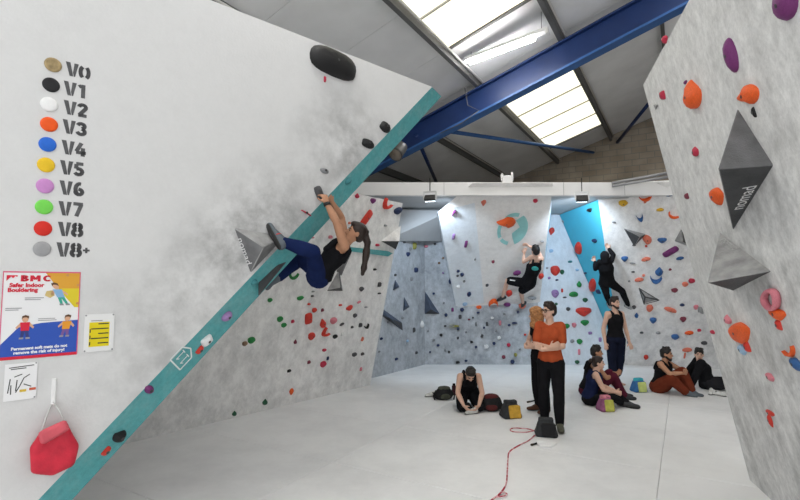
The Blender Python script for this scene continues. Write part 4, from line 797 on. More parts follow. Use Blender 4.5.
# ------------------------------------------------------------------ people
def cloth(n, c): return mat('cloth_' + n, c, .95, .05, var=.15, scale=9, bump=.3, bscale=220)
SKIN = {'light': mat('skin_light', (.70, .44, .33), .55, .3, var=.06, scale=12), 'tan': mat('skin_tan', (.46, .235, .14), .55, .3, var=.06, scale=12)}
HAIR = {'black': mat('hair_black', (.014, .011, .010), .5, .4, var=.3, scale=40), 'brown': mat('hair_brown', (.022, .012, .009), .5, .4, var=.3, scale=40), 'ginger': mat('hair_ginger', (.42, .19, .07), .55, .4, var=.35, scale=35)}
M_eye = mat('eye_dark', (.02, .015, .012), .3); M_lip = mat('lip', (.36, .12, .10), .5); M_sole = mat('rubber_sole', (.03, .03, .03), .6)
def ortho(f, u):
    u = nrm(u); f = np.asarray(f, float); f = nrm(f - u * (f @ u)); return np.stack([np.cross(f, u), f, u])      # right, front, up
def person(label, J, cfg, group=None):
    k = cfg.get('s', 1.0); vox = cfg.get('vox', .009); sl = cfg.get('slim', 1.0); G = {n: np.asarray(p, float) for n, p in J.items()}
    root = empty('person', G.get('base', G['pel']), label, 'person', group)
    r = nrm(G['shR'] - G['shL']); u = nrm(G['neck'] - G['pel']); f = nrm(np.cross(u, r)); r = np.cross(f, u); AX = np.stack([r, f, u])
    r2 = nrm(G['hpR'] - G['hpL']); f2 = nrm(np.cross(u, r2)); r2 = np.cross(f2, u); AP = np.stack([r2, f2, u])
    waist = lerp(G['pel'], G['chest'], .52); upc = lerp(G['chest'], G['neck'], .55)
    HX = ortho(G['hf'], G['hu']); hd = G['head']
    def hp(a, b, c): return hd + k * (HX[0] * a + HX[1] * b + HX[2] * c)
    def torso(S, g=0.0, top=True, hem=0.0):
        S.hull(E_(G['pel'] - u * (.02 + hem) * k, (.155 * sl * k + g + (.016 if hem else 0), .112 * k + g + (.016 if hem else 0), (.05 if hem else .10) * k + g), AP), E_(waist, (.133 * sl * k + g, .094 * k + g, .08 * k), AX))
        S.hull(E_(waist, (.133 * sl * k + g, .094 * k + g, .08 * k), AX), E_(G['chest'], (.158 * sl * k + g, .112 * k + g, .10 * k), AX))
        if top: S.hull(E_(G['chest'], (.158 * sl * k + g, .112 * k + g, .10 * k), AX), E_(upc, (.115 * k + g, .078 * k + g, .05 * k + g), AX))
    def arm(S, side, g=0.0, t=1.0, body=True):
        sh, el, wr = G['sh' + side], G['el' + side], G['wr' + side]
        S.seg(upc, sh, .068 * k + g, .056 * k + g)
        if t < .5: S.seg(sh, lerp(sh, el, t * 2), .057 * k + g, .048 * k + g); return
        S.seg(sh, el, .056 * k + g, .041 * k + g); m = lerp(el, wr, .3); S.seg(el, m, .041 * k + g, .043 * k + g); S.seg(m, lerp(el, wr, t * 2 - 1), .043 * k + g, (.027 if t > .9 else .036) * k + g)
    def leg(S, side, g=0.0, t=1.0):
        h, kn, an = G['hp' + side], G['kn' + side], G['an' + side]; th = sl
        if t < .5: S.seg(h, lerp(h, kn, t * 2), .096 * th * k + g, .075 * k + g); return
        S.seg(h, kn, .094 * th * k + g, .058 * k + g); m = lerp(kn, an, .3); back = f2 * 0
        S.seg(kn, m, .057 * k + g, .057 * k + g); S.seg(m, lerp(kn, an, t * 2 - 1), .057 * k + g, (.038 + .02 * (1 - (t * 2 - 1))) * k + g)
    def foot_pts(side, g=0.0):
        an, to = G['an' + side], G['to' + side]; d = nrm(to - an); upv = nrm((G['kn' + side] - an) - d * ((G['kn' + side] - an) @ d)); ax = np.stack([np.cross(d, upv), d, upv])
        heel = an - d * .035 * k - upv * .035 * k
        return (E_(an, .040 * k + g), E_(heel, (.034 * k + g, .036 * k + g, .032 * k + g), ax), E_(lerp(an, to, .62) - upv * .035 * k, (.044 * k + g, .05 * k + g, .028 * k + g), ax), E_(to - upv * .03 * k, (.036 * k + g, .04 * k + g, .021 * k + g), ax), ax, upv)
    B = Soft(); torso(B)
    B.seg(upc, lerp(hd, G['neck'], .35), .062 * k, .054 * k)
    B.seg(lerp(upc, G['neck'], .6), G['shR'], .05 * k, .05 * k); B.seg(lerp(upc, G['neck'], .6), G['shL'], .05 * k, .05 * k)
    B.hull(E_(hp(0, -.012, .035), (.074 * k, .092 * k, .083 * k), HX), E_(hp(0, .018, -.035), (.058 * k, .07 * k, .075 * k), HX))
    B.hull(E_(hp(0, .018, -.045), (.052 * k, .06 * k, .05 * k), HX), E_(hp(0, .06, -.095), (.026 * k, .02 * k, .02 * k), HX))
    B.hull(E_(hp(0, .083, .008), .010 * k), E_(hp(0, .102, -.028), (.016 * k, .013 * k, .011 * k), HX))
    for s in (-1, 1): B.hull(E_(hp(s * .075, -.012, -.005), (.012 * k, .02 * k, .033 * k), HX))
    for s in 'RL':
        arm(B, s); leg(B, s)
        wr = G['wr' + s]; d = nrm(G['hd' + s] - wr); pn = G.get('pn' + s); pn = f if pn is None else pn
        w = np.cross(d, pn); w = nrm(w) if np.linalg.norm(w) > .1 else nrm(np.cross(d, r + A(.3, .1, .2))); pn = nrm(np.cross(w, d)); hx = np.stack([w, d, pn]); cu = cfg.get('curl', .6)
        kn_ = wr + d * .085 * k
        B.hull(E_(wr, (.027 * k, .03 * k, .02 * k), hx), E_(kn_, (.041 * k, .016 * k, .013 * k), hx))
        for i, Lf in enumerate((.066, .078, .073, .056)):
            o_ = (i - 1.5) * .0225 * k; p0 = kn_ + w * o_; dd = nrm(d + w * (i - 1.5) * .05); p1 = p0 + nrm(dd - pn * cu * .6) * Lf * .55 * k; p2 = p1 + nrm(dd - pn * cu * 1.9) * Lf * .5 * k
            B.seg(p0, p1, .0098 * k, .009 * k); B.seg(p1, p2, .009 * k, .0078 * k)
        sd = 1 if s == 'L' else -1; sd = cfg.get('thumb' + s, sd)
        q0 = wr + d * .03 * k + w * sd * .03 * k; q1 = q0 + nrm(d * .7 + w * sd * .8 - pn * .3) * .042 * k; q2 = q1 + nrm(d + w * sd * .25 - pn * .5) * .03 * k
        B.seg(q0, q1, .013 * k, .011 * k); B.seg(q1, q2, .011 * k, .0085 * k)
        if not cfg.get('shoes'):
            a, h, m, t, ax, upv = foot_pts(s); B.hull(a, h, m); B.hull(m, t)
    B.build('body', SKIN[cfg.get('skin', 'light')], root, vox, 3)
    # clothing
    nm, cm = cfg['bottom']; S = Soft(); g = cfg.get('bg', .016); t = cfg.get('leg', 1.0)
    S.hull(E_(G['pel'] + u * .035 * k, (.152 * sl * k + g, .110 * k + g, .06 * k), AP), E_(G['pel'] - u * .03 * k, (.158 * sl * k + g, .118 * k + g, .095 * k + g), AP))
    for s in 'RL': S.seg(G['pel'] - u * .02 * k, G['hp' + s], .11 * k + g, .098 * k * sl + g); leg(S, s, g, t)
    tr = S.build(nm, cm, root, vox, 2, .008 if t > .5 else .005, 26, 1)
    nm, cm = cfg['top']; S = Soft(); kind = cfg['topkind']; g = cfg.get('tg', .014)
    if kind == 'vest':
        torso(S, g, False, -.045); S.hull(E_(G['chest'], (.158 * sl * k + g, .112 * k + g, .085 * k), AX), E_(upc - u * .005 * k, (.088 * k, .080 * k + g, .045 * k), AX))
        for sgn in (-1, 1):
            for q in (-1, 1):
                t1, t2, t3 = G['chest'] + r * sgn * .085 * k + f * q * (.095 * k + g) + u * .02 * k, upc + r * sgn * .084 * k + f * q * (.086 * k + g * .3) + u * .038 * k, upc + r * sgn * .084 * k + u * .086 * k
                S.seg(t1, t2, .026 * k, .022 * k); S.seg(t2, t3, .022 * k, .020 * k)
    else:
        torso(S, g, True, cfg.get('hem', .03))
        for s in 'RL': arm(S, s, g - .007, {'tee': .36, 'long': .97}[kind])
    tp = S.build(nm, cm, root, vox, 2, .007, 30, 2)
    if cfg.get('shoes'):
        for s in 'RL':
            a, h, m, t, ax, upv = foot_pts(s, .008); S = Soft(); S.hull(a, h, m); S.hull(m, t); sh = S.build('shoe', cfg['shoes'], root, vox, 1)
            a, h, m, t, ax, upv = foot_pts(s, .010); S = Soft()
            fl_ = lambda P: np.concatenate([P - ax[2] * 0, ]) 
            c = [P.mean(0) for P in (h, m, t)]
            S.hull(E_(c[0] - upv * .03 * k, (.040 * k, .042 * k, .010), ax), E_(c[1] - upv * .025 * k, (.05 * k, .05 * k, .010), ax)); S.hull(E_(c[1] - upv * .025 * k, (.05 * k, .05 * k, .010), ax), E_(c[2] - upv * .018 * k, (.042 * k, .044 * k, .010), ax))
            so = S.build('sole', M_sole, None, vox, 1); so.parent = sh; so.matrix_parent_inverse = sh.matrix_world.inverted() if False else Matrix.Identity(4)
            so.matrix_parent_inverse = Matrix.Identity(4); sh_off = 0
    # face and hair
    hm = HAIR[cfg.get('hair', 'black')]
    for s in (-1, 1):
        S = Soft(); S.hull(E_(hp(s * .031, .076, .006), (.013 * k, .008 * k, .008 * k), HX)); S.build('eye', M_eye, root, .003, 1)
        S = Soft(); S.hull(E_(hp(s * .016, .084, .026), .006 * k), E_(hp(s * .046, .072, .028), .005 * k)); S.build('eyebrow', hm, root, .003, 1)
    S = Soft(); S.hull(E_(hp(-.022, .078, -.068), .006 * k), E_(hp(0, .087, -.067), .007 * k)); S.hull(E_(hp(.022, .078, -.068), .006 * k), E_(hp(0, .087, -.067), .007 * k)); S.build('mouth', M_lip, root, .003, 1)
    st = cfg.get('style', 'short'); S = Soft()
    if st == 'hood':
        S.hull(E_(hp(0, -.03, .03), (.097 * k, .10 * k, .105 * k), HX), E_(hp(0, -.04, -.06), (.088 * k, .08 * k, .07 * k), HX)); S.hull(E_(hp(0, -.05, -.09), .07 * k), E_(G['neck'], .09 * k))
        hr = S.build('hood', cm, root, vox, 2, .006, 30, 5)
    elif st == 'curly':
        rg = np.random.default_rng(4); S.hull(E_(hp(0, -.02, .045), (.09 * k, .10 * k, .085 * k), HX))
        for i in range(150):
            d = nrm(rg.normal(size=3)); d[2] = d[2] if d[2] > -.55 else -d[2]
            if d[1] > .55 and d[2] < .35: continue
            S.hull(E_(hp(d[0] * .098, d[1] * .102 - .025, d[2] * .11 + .02), rg.uniform(.018, .032) * k))
        for i in range(90):
            a = rg.uniform(-2.6, 2.6); S.hull(E_(hp(.10 * math.sin(a), -.03 - .085 * math.cos(a), rg.uniform(-.2, .0)), rg.uniform(.02, .034) * k))
        hr = S.build('hair', hm, root, .008, 1, .01, 60, 5)
    else:
        S.hull(E_(hp(0, -.022, .047), (.083 * k, .092 * k, .078 * k), HX), E_(hp(0, -.05, -.01), (.076 * k, .062 * k, .07 * k), HX)); S.hull(E_(hp(0, .03, .085), (.06 * k, .05 * k, .03 * k), HX), E_(hp(0, -.03, .08), (.07 * k, .06 * k, .045 * k), HX))
        if st == 'short':
            for i in range(26): a = i * 2.4; S.hull(E_(hp(.06 * math.cos(a) * (i / 26) ** .5, .05 * math.sin(a) * (i / 26) ** .5 - .005, .115 + .008 * math.sin(i * 5)), .02 * k))
        hr = S.build('hair', hm, root, .007, 1, .006, 70, 5)
        if st == 'bun':
            S = Soft(); S.hull(E_(hp(0, -.125, .03), .042 * k)); S.hull(E_(hp(0, -.10, .03), .03 * k), E_(hp(0, -.12, .03), .035 * k)); S.build('hair_bun', hm, root, .007, 1, .006, 60)
        if st == 'ponytail':
            S = Soft(); pts = [hp(0, -.10, .05)] + [np.asarray(p) for p in cfg['tail']]; rr = [.032, .034, .032, .03, .024, .012]
            for i in range(len(pts) - 1): S.seg(pts[i], pts[i + 1], rr[i] * k, rr[i + 1] * k)
            S.build('ponytail', hm, root, .007, 1, .010, 60)
    if cfg.get('beard'):
        S = Soft(); S.hull(E_(hp(0, .06, -.095), (.036 * k, .026 * k, .03 * k), HX), E_(hp(-.052, .005, -.05), .02 * k)); S.hull(E_(hp(0, .06, -.095), (.036 * k, .026 * k, .03 * k), HX), E_(hp(.052, .005, -.05), .02 * k)); S.build('beard', hm, root, .006, 1, .004, 70)
    if cfg.get('glasses'):
        for s in (-1, 1):
            pts = [hp(s * (.034 + .026 * math.cos(a)), .092, .004 + .02 * math.sin(a)) for a in np.linspace(0, 2 * math.pi, 15)]
            gl = tube('spectacle_rim', pts, .004, M_cord, None, 6); under(gl, root); q = tube('spectacle_arm', [hp(s * .06, .088, .01), hp(s * .08, -.01, .012)], .004, M_cord, None, 6); under(q, root)
        under(tube('spectacle_bridge', [hp(-.009, .094, .008), hp(.009, .094, .008)], .004, M_cord, None, 6), root)
    if cfg.get('extra'): cfg['extra'](root, G, AX, hp, k)
    return root
def local(c, fdir):
    f = nrm(A(fdir[0], fdir[1], 0)); r = A(f[1], -f[0], 0)
    def T(a, b, u): return np.asarray(c) + r * a + f * b + A(0, 0, u)
    return T, f, r
def standing(c, fdir, h=1.78, face=None):
    k = h / 1.78; T0, f, r = local(c, fdir); T = lambda a, b, u: T0(a * k, b * k, u * k)
    J = dict(base=np.asarray(c, float), pel=T(0, 0, .96), chest=T(0, 0, 1.29), neck=T(0, -.01, 1.50), head=T(0, .02, 1.655), hf=f if face is None else nrm(face), hu=A(0, 0, 1),
             shR=T(.15, -.01, 1.44), shL=T(-.15, -.01, 1.44), elR=T(.225, -.02, 1.14), elL=T(-.225, -.02, 1.14), wrR=T(.235, .06, .89), wrL=T(-.235, .06, .89), hdR=T(.235, .09, .80), hdL=T(-.235, .09, .80),
             hpR=T(.088, 0, .92), hpL=T(-.088, 0, .92), knR=T(.10, .02, .50), knL=T(-.10, .02, .50), anR=T(.105, -.02, .085), anL=T(-.105, -.02, .085), toR=T(.135, .15, .075), toL=T(-.135, .15, .075))
    return J, T, k
BLKC = cloth('black', (.012, .012, .014)); NAVYC = cloth('navy', (.014, .020, .060)); DNAVY = cloth('dark_navy', (.012, .015, .032)); ORG = cloth('rust_orange', (.44, .085, .032)); BRN = cloth('russet', (.16, .035, .018)); CHAR = cloth('charcoal', (.022, .022, .026)); MAR = cloth('maroon', (.09, .015, .03))
SHOE_D = mat('dark_shoe', (.035, .038, .042), .6, var=.2, scale=20); SHOE_B = mat('brown_shoe', (.10, .045, .025), .6); SHOE_G = mat('grey_shoe', (.10, .12, .14), .6); SHOE_O = mat('olive_shoe', (.10, .10, .07), .6)

# man in orange T-shirt, arms folded
J, T, k = standing(fl(552, 428.5), (-.5, -.86), 1.80, (-.93, -.36, .06))
J.update(elR=T(.19, .08, 1.17), elL=T(-.19, .08, 1.17), wrR=T(-.05, .245, 1.17), wrL=T(.05, .27, 1.13), hdR=T(-.13, .20, 1.20), hdL=T(.14, .22, 1.17), head=T(0, .035, 1.655), anL=T(-.115, .03, .085), toL=T(-.17, .2, .075), knL=T(-.115, .06, .50))
person('man in rust orange T-shirt and glasses standing with folded arms', J, dict(s=k, slim=.95, top=('t_shirt', ORG), topkind='tee', tg=.016, hem=-.03, bottom=('trousers', BLKC), bg=.016, shoes=SHOE_O, hair='brown', style='short', glasses=True, curl=.4))
# curly-haired person behind him
J, T, k = standing(fl(541.5, 412), (-.9, -.4), 1.70, (-.75, .45, -.2))
J.update(elR=T(.20, .10, 1.14), elL=T(-.21, .10, 1.13), wrR=T(-.03, .25, 1.13), wrL=T(.04, .28, 1.09), hdR=T(-.11, .22, 1.15), hdL=T(.12, .24, 1.11), head=T(0, .10, 1.63), neck=T(0, .03, 1.49))
person('person with curly ginger hair in black standing behind the orange T-shirt', J, dict(s=k, slim=.9, top=('vest', BLKC), topkind='vest', bottom=('trousers', BLKC), shoes=SHOE_B, hair='ginger', style='curly', curl=.4))
# standing man in black vest
J, T, k = standing(fl(617, 386.5), (.1, -1), 1.80, (.45, -.85, .22))
J.update(elR=T(.235, -.03, 1.14), elL=T(-.235, -.03, 1.14), wrR=T(.245, .04, .88), wrL=T(-.265, .04, .88), hdR=T(.24, .07, .79), hdL=T(-.285, .07, .79), anL=T(-.06, -.12, .085), toL=T(-.12, .04, .075), knL=T(-.08, .0, .5), anR=T(.11, .06, .085), toR=T(.13, .22, .075))
person('barefoot man in black vest and cropped navy trousers standing by back wall', J, dict(s=k, slim=.95, top=('vest', BLKC), topkind='vest', bottom=('cropped_trousers', DNAVY), bg=.02, leg=.81, hair='brown', style='short', beard=True, curl=.5))
# seated woman, navy vest
def seated(c, fdir, k=1.0, face=(0, 0, 0), lean=0.0):
    T0, f, r = local(c, fdir); T = lambda a, b, u: T0(a * k, b * k, u * k)
    J = dict(base=np.asarray(c, float), pel=T(0, 0, .125), chest=T(0, .07 + lean * .33, .44), neck=T(0, .10 + lean * .55, .64), head=T(0, .15 + lean * .62, .79), hf=nrm(face), hu=A(0, 0, 1), shR=T(.17, .09 + lean * .52, .595), shL=T(-.17, .09 + lean * .52, .595),
             hpR=T(.09, .03, .11), hpL=T(-.09, .03, .11))
    return J, T
c = fl(589.5, 404.5); J, T = seated(c, (.95, -.3), .90, (.85, -.35, .35), .05)
J.update(elR=T(.20, .24, .33), elL=T(-.2, .24, .33), wrR=T(.10, .45, .27), wrL=T(-.08, .47, .27), hdR=T(.04, .53, .25), hdL=T(-.02, .54, .25), knR=T(.20, .40, .20), knL=T(-.20, .42, .22), anR=T(.02, .56, .08), anL=T(.02, .66, .08), toR=T(-.02, .72, .06), toL=T(.06, .83, .06))
person('woman in navy vest sitting on the matting, hair tied back', J, dict(s=.95, slim=.92, top=('vest', NAVYC), topkind='vest', bottom=('leggings', BLKC), bg=.008, shoes=SHOE_D, hair='brown', style='bun'))
c = fl(587, 396.5); J, T = seated(c, (.97, -.2), 1.02, (.9, -.3, .3), .06)
J.update(elR=T(.21, .30, .38), elL=T(-.21, .30, .38), wrR=T(.10, .50, .42), wrL=T(-.08, .52, .42), hdR=T(.03, .56, .44), hdL=T(.0, .58, .44), knR=T(.15, .42, .40), knL=T(-.15, .42, .40), anR=T(.11, .60, .08), anL=T(-.1, .60, .08), toR=T(.12, .76, .06), toL=T(-.1, .76, .06))
person('dark-haired person in black sitting half hidden behind the navy-vest woman', J, dict(s=1.0, top=('vest', BLKC), topkind='vest', bottom=('trousers', MAR), shoes=SHOE_D, hair='black', style='short', skin='tan'))
# seated man, russet trousers
c = fl(659, 391.5); J, T = seated(c, (.62, -.78), .92, (.62, -.55, .5), .05)
J.update(elR=T(.27, .34, .44), elL=T(-.25, .36, .46), wrR=T(.06, .50, .46), wrL=T(-.05, .52, .49), hdR=T(-.03, .53, .45), hdL=T(.04, .55, .48), knR=T(.24, .34, .34), knL=T(-.17, .40, .44), anR=T(.0, .52, .08), anL=T(-.17, .56, .08), toR=T(-.03, .68, .06), toL=T(-.19, .73, .06))
person('man in black vest and russet trousers sitting with hands on knees', J, dict(s=1.02, top=('vest', BLKC), topkind='vest', bottom=('trousers', BRN), bg=.035, leg=.95, shoes=SHOE_G, hair='black', style='short', skin='tan', beard=True))
# reclining person in black
c = fl(707, 388.5); J, T = seated(c, (.93, -.35), 1.0, (-.35, -.7, .6), -.45)
J.update(head=T(0, -.11, .655), neck=T(0, -.13, .53), chest=T(0, -.05, .38), shR=T(.17, -.11, .51), shL=T(-.17, -.11, .51), elR=T(.27, -.24, .30), elL=T(-.27, -.24, .30), wrR=T(.30, -.33, .07), wrL=T(-.30, -.33, .07), hdR=T(.33, -.40, .03), hdL=T(-.33, -.40, .03), knR=T(.16, .42, .15), knL=T(-.14, .44, .13), anR=T(.16, .82, .08), anL=T(-.12, .86, .08), toR=T(.18, .96, .12), toL=T(-.14, 1.0, .12))
person('person in black long-sleeved top leaning back on the matting beside right wall', J, dict(s=1.0, top=('long_sleeved_top', BLKC), topkind='long', tg=.03, bottom=('trousers', CHAR), bg=.025, shoes=SHOE_D, hair='black', style='short'))
# kneeling man, head bowed
c = fl(469, 409); T, f, r = local(c, (0, -1))
J = dict(base=c, pel=T(0, -.20, .26), chest=T(0, .0, .47), neck=T(0, .10, .58), head=T(0, .22, .61), hf=nrm(A(0, -.55, -.84)), hu=nrm(A(0, -.84, .55)), shR=T(.15, .06, .545), shL=T(-.15, .06, .545), elR=T(.20, .13, .29), elL=T(-.20, .13, .29), wrR=T(.12, .27, .12), wrL=T(-.12, .27, .12), hdR=T(.07, .31, .07), hdL=T(-.07, .31, .07),
         hpR=T(.09, -.18, .24), hpL=T(-.09, -.18, .24), knR=T(.15, .20, .09), knL=T(-.15, .20, .09), anR=T(.12, -.20, .07), anL=T(-.12, -.20, .07), toR=T(.12, -.36, .05), toL=T(-.12, -.36, .05))
person('man in black vest kneeling with bowed head on the matting', J, dict(s=1.0, top=('vest', BLKC), topkind='vest', bottom=('trousers', BLKC), shoes=SHOE_D, hair='black', style='short'))
# climber on the prow
def pp(x, y, o): return on('P', x, y, o)
J = dict(pel=pp(528, 283, .32), chest=pp(534, 267, .33), neck=pp(538, 257, .36), head=pp(535, 251, .34), hf=nrm(A(-.4, .75, .45)), hu=nrm(A(-.05, -.45, .9)), shR=pp(541.5, 259, .34), shL=pp(531.5, 257, .30), elR=pp(537, 249, .15), wrR=pp(529, 246, .06), hdR=pp(527, 245, .02), elL=pp(523.5, 262, .22), wrL=pp(524, 254, .07), hdL=pp(524.5, 251.5, .02),
         hpR=pp(530.5, 284, .30), hpL=pp(524.5, 283, .28), knL=pp(507.5, 280.5, .22), anL=pp(502.5, 297, .09), toL=pp(497, 299.5, .04), knR=pp(521, 291, .02 + .30), anR=pp(523, 303, .10), toR=pp(520, 306.5, .04))
def patch(root, G, AX, hp, k):
    c = lerp(G['chest'], G['neck'], .25); S = Soft(); S.hull(E_(c - AX[1] * .126, (.085, .020, .07), AX)); S.build('back_print', cloth('teal_print', (.07, .42, .40)), root, .008, 0)
def stripe(root, G, AX, hp, k):
    patch(root, G, AX, hp, k); d = nrm(G['knL'] - G['hpL']); q = lerp(G['hpL'], G['knL'], .62); o_ = nrm(np.cross(d, np.cross(nrm(CAM - q), d)))
    S = Soft(); S.hull(E_(q + o_ * .098 + A(0, 0, .02), .016), E_(q + d * .10 + o_ * .092 + A(0, 0, .02), .016)); S.build('white_stripe', M_print, root, .006, 0)
pc = person('climber in black vest and shorts hanging on the white prow', J, dict(s=1.0, top=('vest', BLKC), topkind='vest', bottom=('shorts', BLKC), bg=.025, leg=.42, shoes=SHOE_D, hair='black', style='short', extra=stripe, curl=1.1))
# climber by the turquoise facet, all in black
def wq(x, y, o): return on('W', x, y, o)
J = dict(pel=wq(607, 281, .30), chest=wq(606, 268, .33), neck=wq(605.5, 260, .34), head=wq(604.5, 256.5, .30), hf=nrm(A(.1, .9, .3)), hu=nrm(A(-.05, -.25, .95)), shR=wq(611, 261, .30), shL=wq(599.5, 262, .34), elR=wq(613.5, 255, .18), wrR=wq(609, 249, .06), hdR=wq(607.5, 246.5, .02), elL=wq(595.5, 269, .30), wrL=wq(595, 262, .16), hdL=wq(594, 259, .12),
         hpR=wq(611, 283, .28), hpL=wq(603.5, 283, .30), knR=wq(622, 291, .26), anR=wq(628, 305, .09), toR=wq(632, 307, .03), knL=wq(606, 293, .10 + .3), anL=wq(610, 304, .16), toL=wq(612, 308, .08))
person('climber dressed all in black hanging beside the turquoise facet', J, dict(s=.98, top=('long_sleeved_top', BLKC), topkind='long', bottom=('leggings', BLKC), bg=.010, shoes=mat('pale_shoe', (.45, .46, .47), .6), hair='black', style='hood', curl=1.1))
# climbing woman on the left
Y0 = 4.75
def a_(x, y, Y): return yat(x, y, Y)
J = dict(pel=a_(319, 275, 4.78), chest=a_(333.5, 256.5, 4.80), neck=a_(344.5, 243, 4.84), head=a_(355.5, 233, 4.84), hf=nrm(A(-.86, -.30, .40)), hu=nrm(A(.36, -.05, .92)), shR=a_(344.5, 246, 4.69), shL=a_(345, 242, 4.98), elR=a_(336, 221, 4.62), wrR=a_(327, 204, 4.62), hdR=a_(323, 192, 4.64), elL=a_(341.5, 218, 4.98), wrL=a_(332.5, 203, 4.86), hdL=a_(326, 190.5, 4.74),
         hpR=a_(317, 274, 4.69), hpL=a_(319.5, 273, 4.87), knR=a_(313, 252, 4.36), anR=a_(283, 242, 4.28), toR=a_(273, 226.5, 4.34), knL=a_(300, 259, 5.06), anL=a_(279.5, 277, 4.94), toL=a_(271, 288, 4.88), pnR=nrm(A(.6, -.75, .1)), pnL=nrm(A(.6, -.75, .1)))
tail = [a_(364, 231, 4.86), a_(367.5, 243, 4.87), a_(366, 256, 4.87), a_(364, 268, 4.86), a_(362.5, 274, 4.86)]
def watch(root, G, AX, hp, k):
    d = nrm(G['hdR'] - G['wrR']); under(tube('wristwatch', [G['wrR'] - d * .02, G['wrR'] + d * .012], .034, M_cord, None, 14), root)
    q = lerp(G['anR'], G['toR'], .35); dd = nrm(G['toR'] - G['anR']); uu = nrm((G['knR'] - G['anR']) - dd * ((G['knR'] - G['anR']) @ dd)); S = Soft(); S.hull(E_(q - uu * .022, (.054, .016, .05), np.stack([np.cross(dd, uu), dd, uu]))); S.build('red_shoe_strap', mat('red_strap', (.5, .03, .03), .5), root, .007, 1)
NV = cloth('deep_blue', (.011, .020, .075))
pwm = person('woman in black vest and navy leggings climbing the turquoise edge', J, dict(s=.95, slim=.88, vox=.007, top=('vest', BLKC), topkind='vest', tg=.010, bottom=('leggings', NV), bg=.008, shoes=SHOE_G, hair='brown', style='ponytail', tail=tail, extra=watch, curl=1.2, skin='tan'))

# ------------------------------------------------------------------ bags and small things on the floor
def bagmat(n, c): return mat('bag_' + n, c, .8, .25, var=.2, scale=14, bump=.3, bscale=150)
BK, OLV, YEL, GRN = bagmat('black', (.016, .016, .018)), bagmat('olive', (.07, .075, .055)), bagmat('yellow', (.62, .36, .05)), bagmat('charcoal', (.035, .037, .04))
def bucket(px, py, w_, d_, h_, m1, m2, label, yaw=0.0, trim=None, tilt=0.0):
    c = fl(px, py); e = empty('chalk_bucket', c, label, 'chalk bag', 'chalk buckets on the matting'); ca, sa = math.cos(yaw), math.sin(yaw); ax = np.stack([A(ca, sa, 0), A(-sa, ca, 0), A(0, 0, 1)])
    S = Soft(); S.hull(*[E_(c + ax[0] * x * w_ / 2 + ax[1] * y * d_ / 2 + A(0, 0, .03), .03) for x in (-.85, .85) for y in (-.8, .8)], *[E_(c + ax[0] * (x * w_ * .36 + tilt) + ax[1] * y * d_ * .3 + A(0, 0, h_ * .75), .02) for x in (-.8, .8) for y in (-.8, .8)])
    S.build('body', m1, e, .009, 2, .010, 24, int(px))
    S = Soft(); S.hull(*[E_(c + ax[0] * (x * w_ * .36 + tilt) + ax[1] * y * d_ * .3 + A(0, 0, z), .014) for x in (-.8, .8) for y in (-.5, .5) for z in (h_ * .78, h_ * .96)]); S.build('rolled_top', trim or m1, e, .009, 1, .008, 30, 2)
    S = Soft(); S.hull(*[E_(c + ax[0] * (x * w_ * .25 + .1 * w_) - ax[1] * (d_ * (.54 if z < .5 else .40)) + A(0, 0, h_ * z), .02) for x in (-1.1, 1.1) for z in (.12, .7)]); S.build('front_pocket', m2, e, .009, 1, .006, 30, 3)
    u = [c + ax[0] * (w_ * .40 * math.cos(t) + tilt) - ax[1] * d_ * .2 + A(0, 0, h_ * (.55 + .40 * math.sin(t))) for t in np.linspace(.2, 2.9, 9)]; under(tube('carry_strap', u, .009, BK, None, 6), e)
    return e
bucket(510.5, 417, .27, .22, .25, GRN, YEL, 'charcoal and yellow chalk bucket right of the kneeling man', .2)
bucket(546, 435.5, .27, .18, .23, GRN, BK, 'dark grey chalk bucket at the orange-shirted man\'s feet', -.2)
bucket(605.5, 410.5, .20, .20, .24, bagmat('mauve', (.30, .10, .20)), bagmat('lime', (.50, .50, .10)), 'pink and yellow chalk bucket in front of the navy-vest woman', .1, trim=bagmat('rose', (.62, .22, .28)))
bucket(638.5, 391.5, .22, .2, .25, bagmat('royal', (.04, .15, .36)), bagmat('pale_lime', (.52, .60, .20)), 'blue and lime chalk bucket beside the standing man\'s feet', .1, trim=bagmat('turquoise', (.05, .40, .48)))
def rucksack(px, py, w_, d_, h_, m1, m2, label, yaw=0.0):
    c = fl(px, py); e = empty('rucksack', c, label, 'rucksack', 'rucksacks by the kneeling man'); ca, sa = math.cos(yaw), math.sin(yaw); ax = np.stack([A(ca, sa, 0), A(-sa, ca, 0), A(0, 0, 1)])
    S = Soft(); S.hull(E_(c + A(0, 0, h_ * .35), (w_ * .5, d_ * .5, h_ * .35), ax), E_(c + ax[0] * w_ * .08 + A(0, 0, h_ * .68), (w_ * .34, d_ * .36, h_ * .25), ax)); S.build('body', m1, e, .010, 2, .022, 16, int(px))
    S = Soft(); S.hull(E_(c + ax[0] * w_ * .05 + A(0, 0, h_ * .88), (w_ * .33, d_ * .34, h_ * .14), ax), E_(c - ax[1] * d_ * .22 + A(0, 0, h_ * .8), (w_ * .22, d_ * .1, h_ * .08), ax)); S.build('lid', m2, e, .010, 2, .012, 20, 3)
    S = Soft(); S.hull(E_(c - ax[1] * d_ * .45 + ax[0] * w_ * .06 + A(0, 0, h_ * .3), (w_ * .26, d_ * .12, h_ * .2), ax)); S.build('pocket', m2, e, .010, 2, .012, 20, 4)
    for s in (-1, 1): under(tube('strap', [c + ax[0] * s * w_ * .4 - ax[1] * d_ * .2 + A(0, 0, h_ * .75), c + ax[0] * s * w_ * .56 - ax[1] * d_ * .35 + A(0, 0, h_ * .35), c + ax[0] * s * w_ * .5 - ax[1] * d_ * .5 + A(0, 0, .02)], .014, BK, None, 6), e)
    return e
rucksack(443, 399, .34, .26, .22, BK, OLV, 'olive and black rucksack lying apart from the kneeling man', .1)
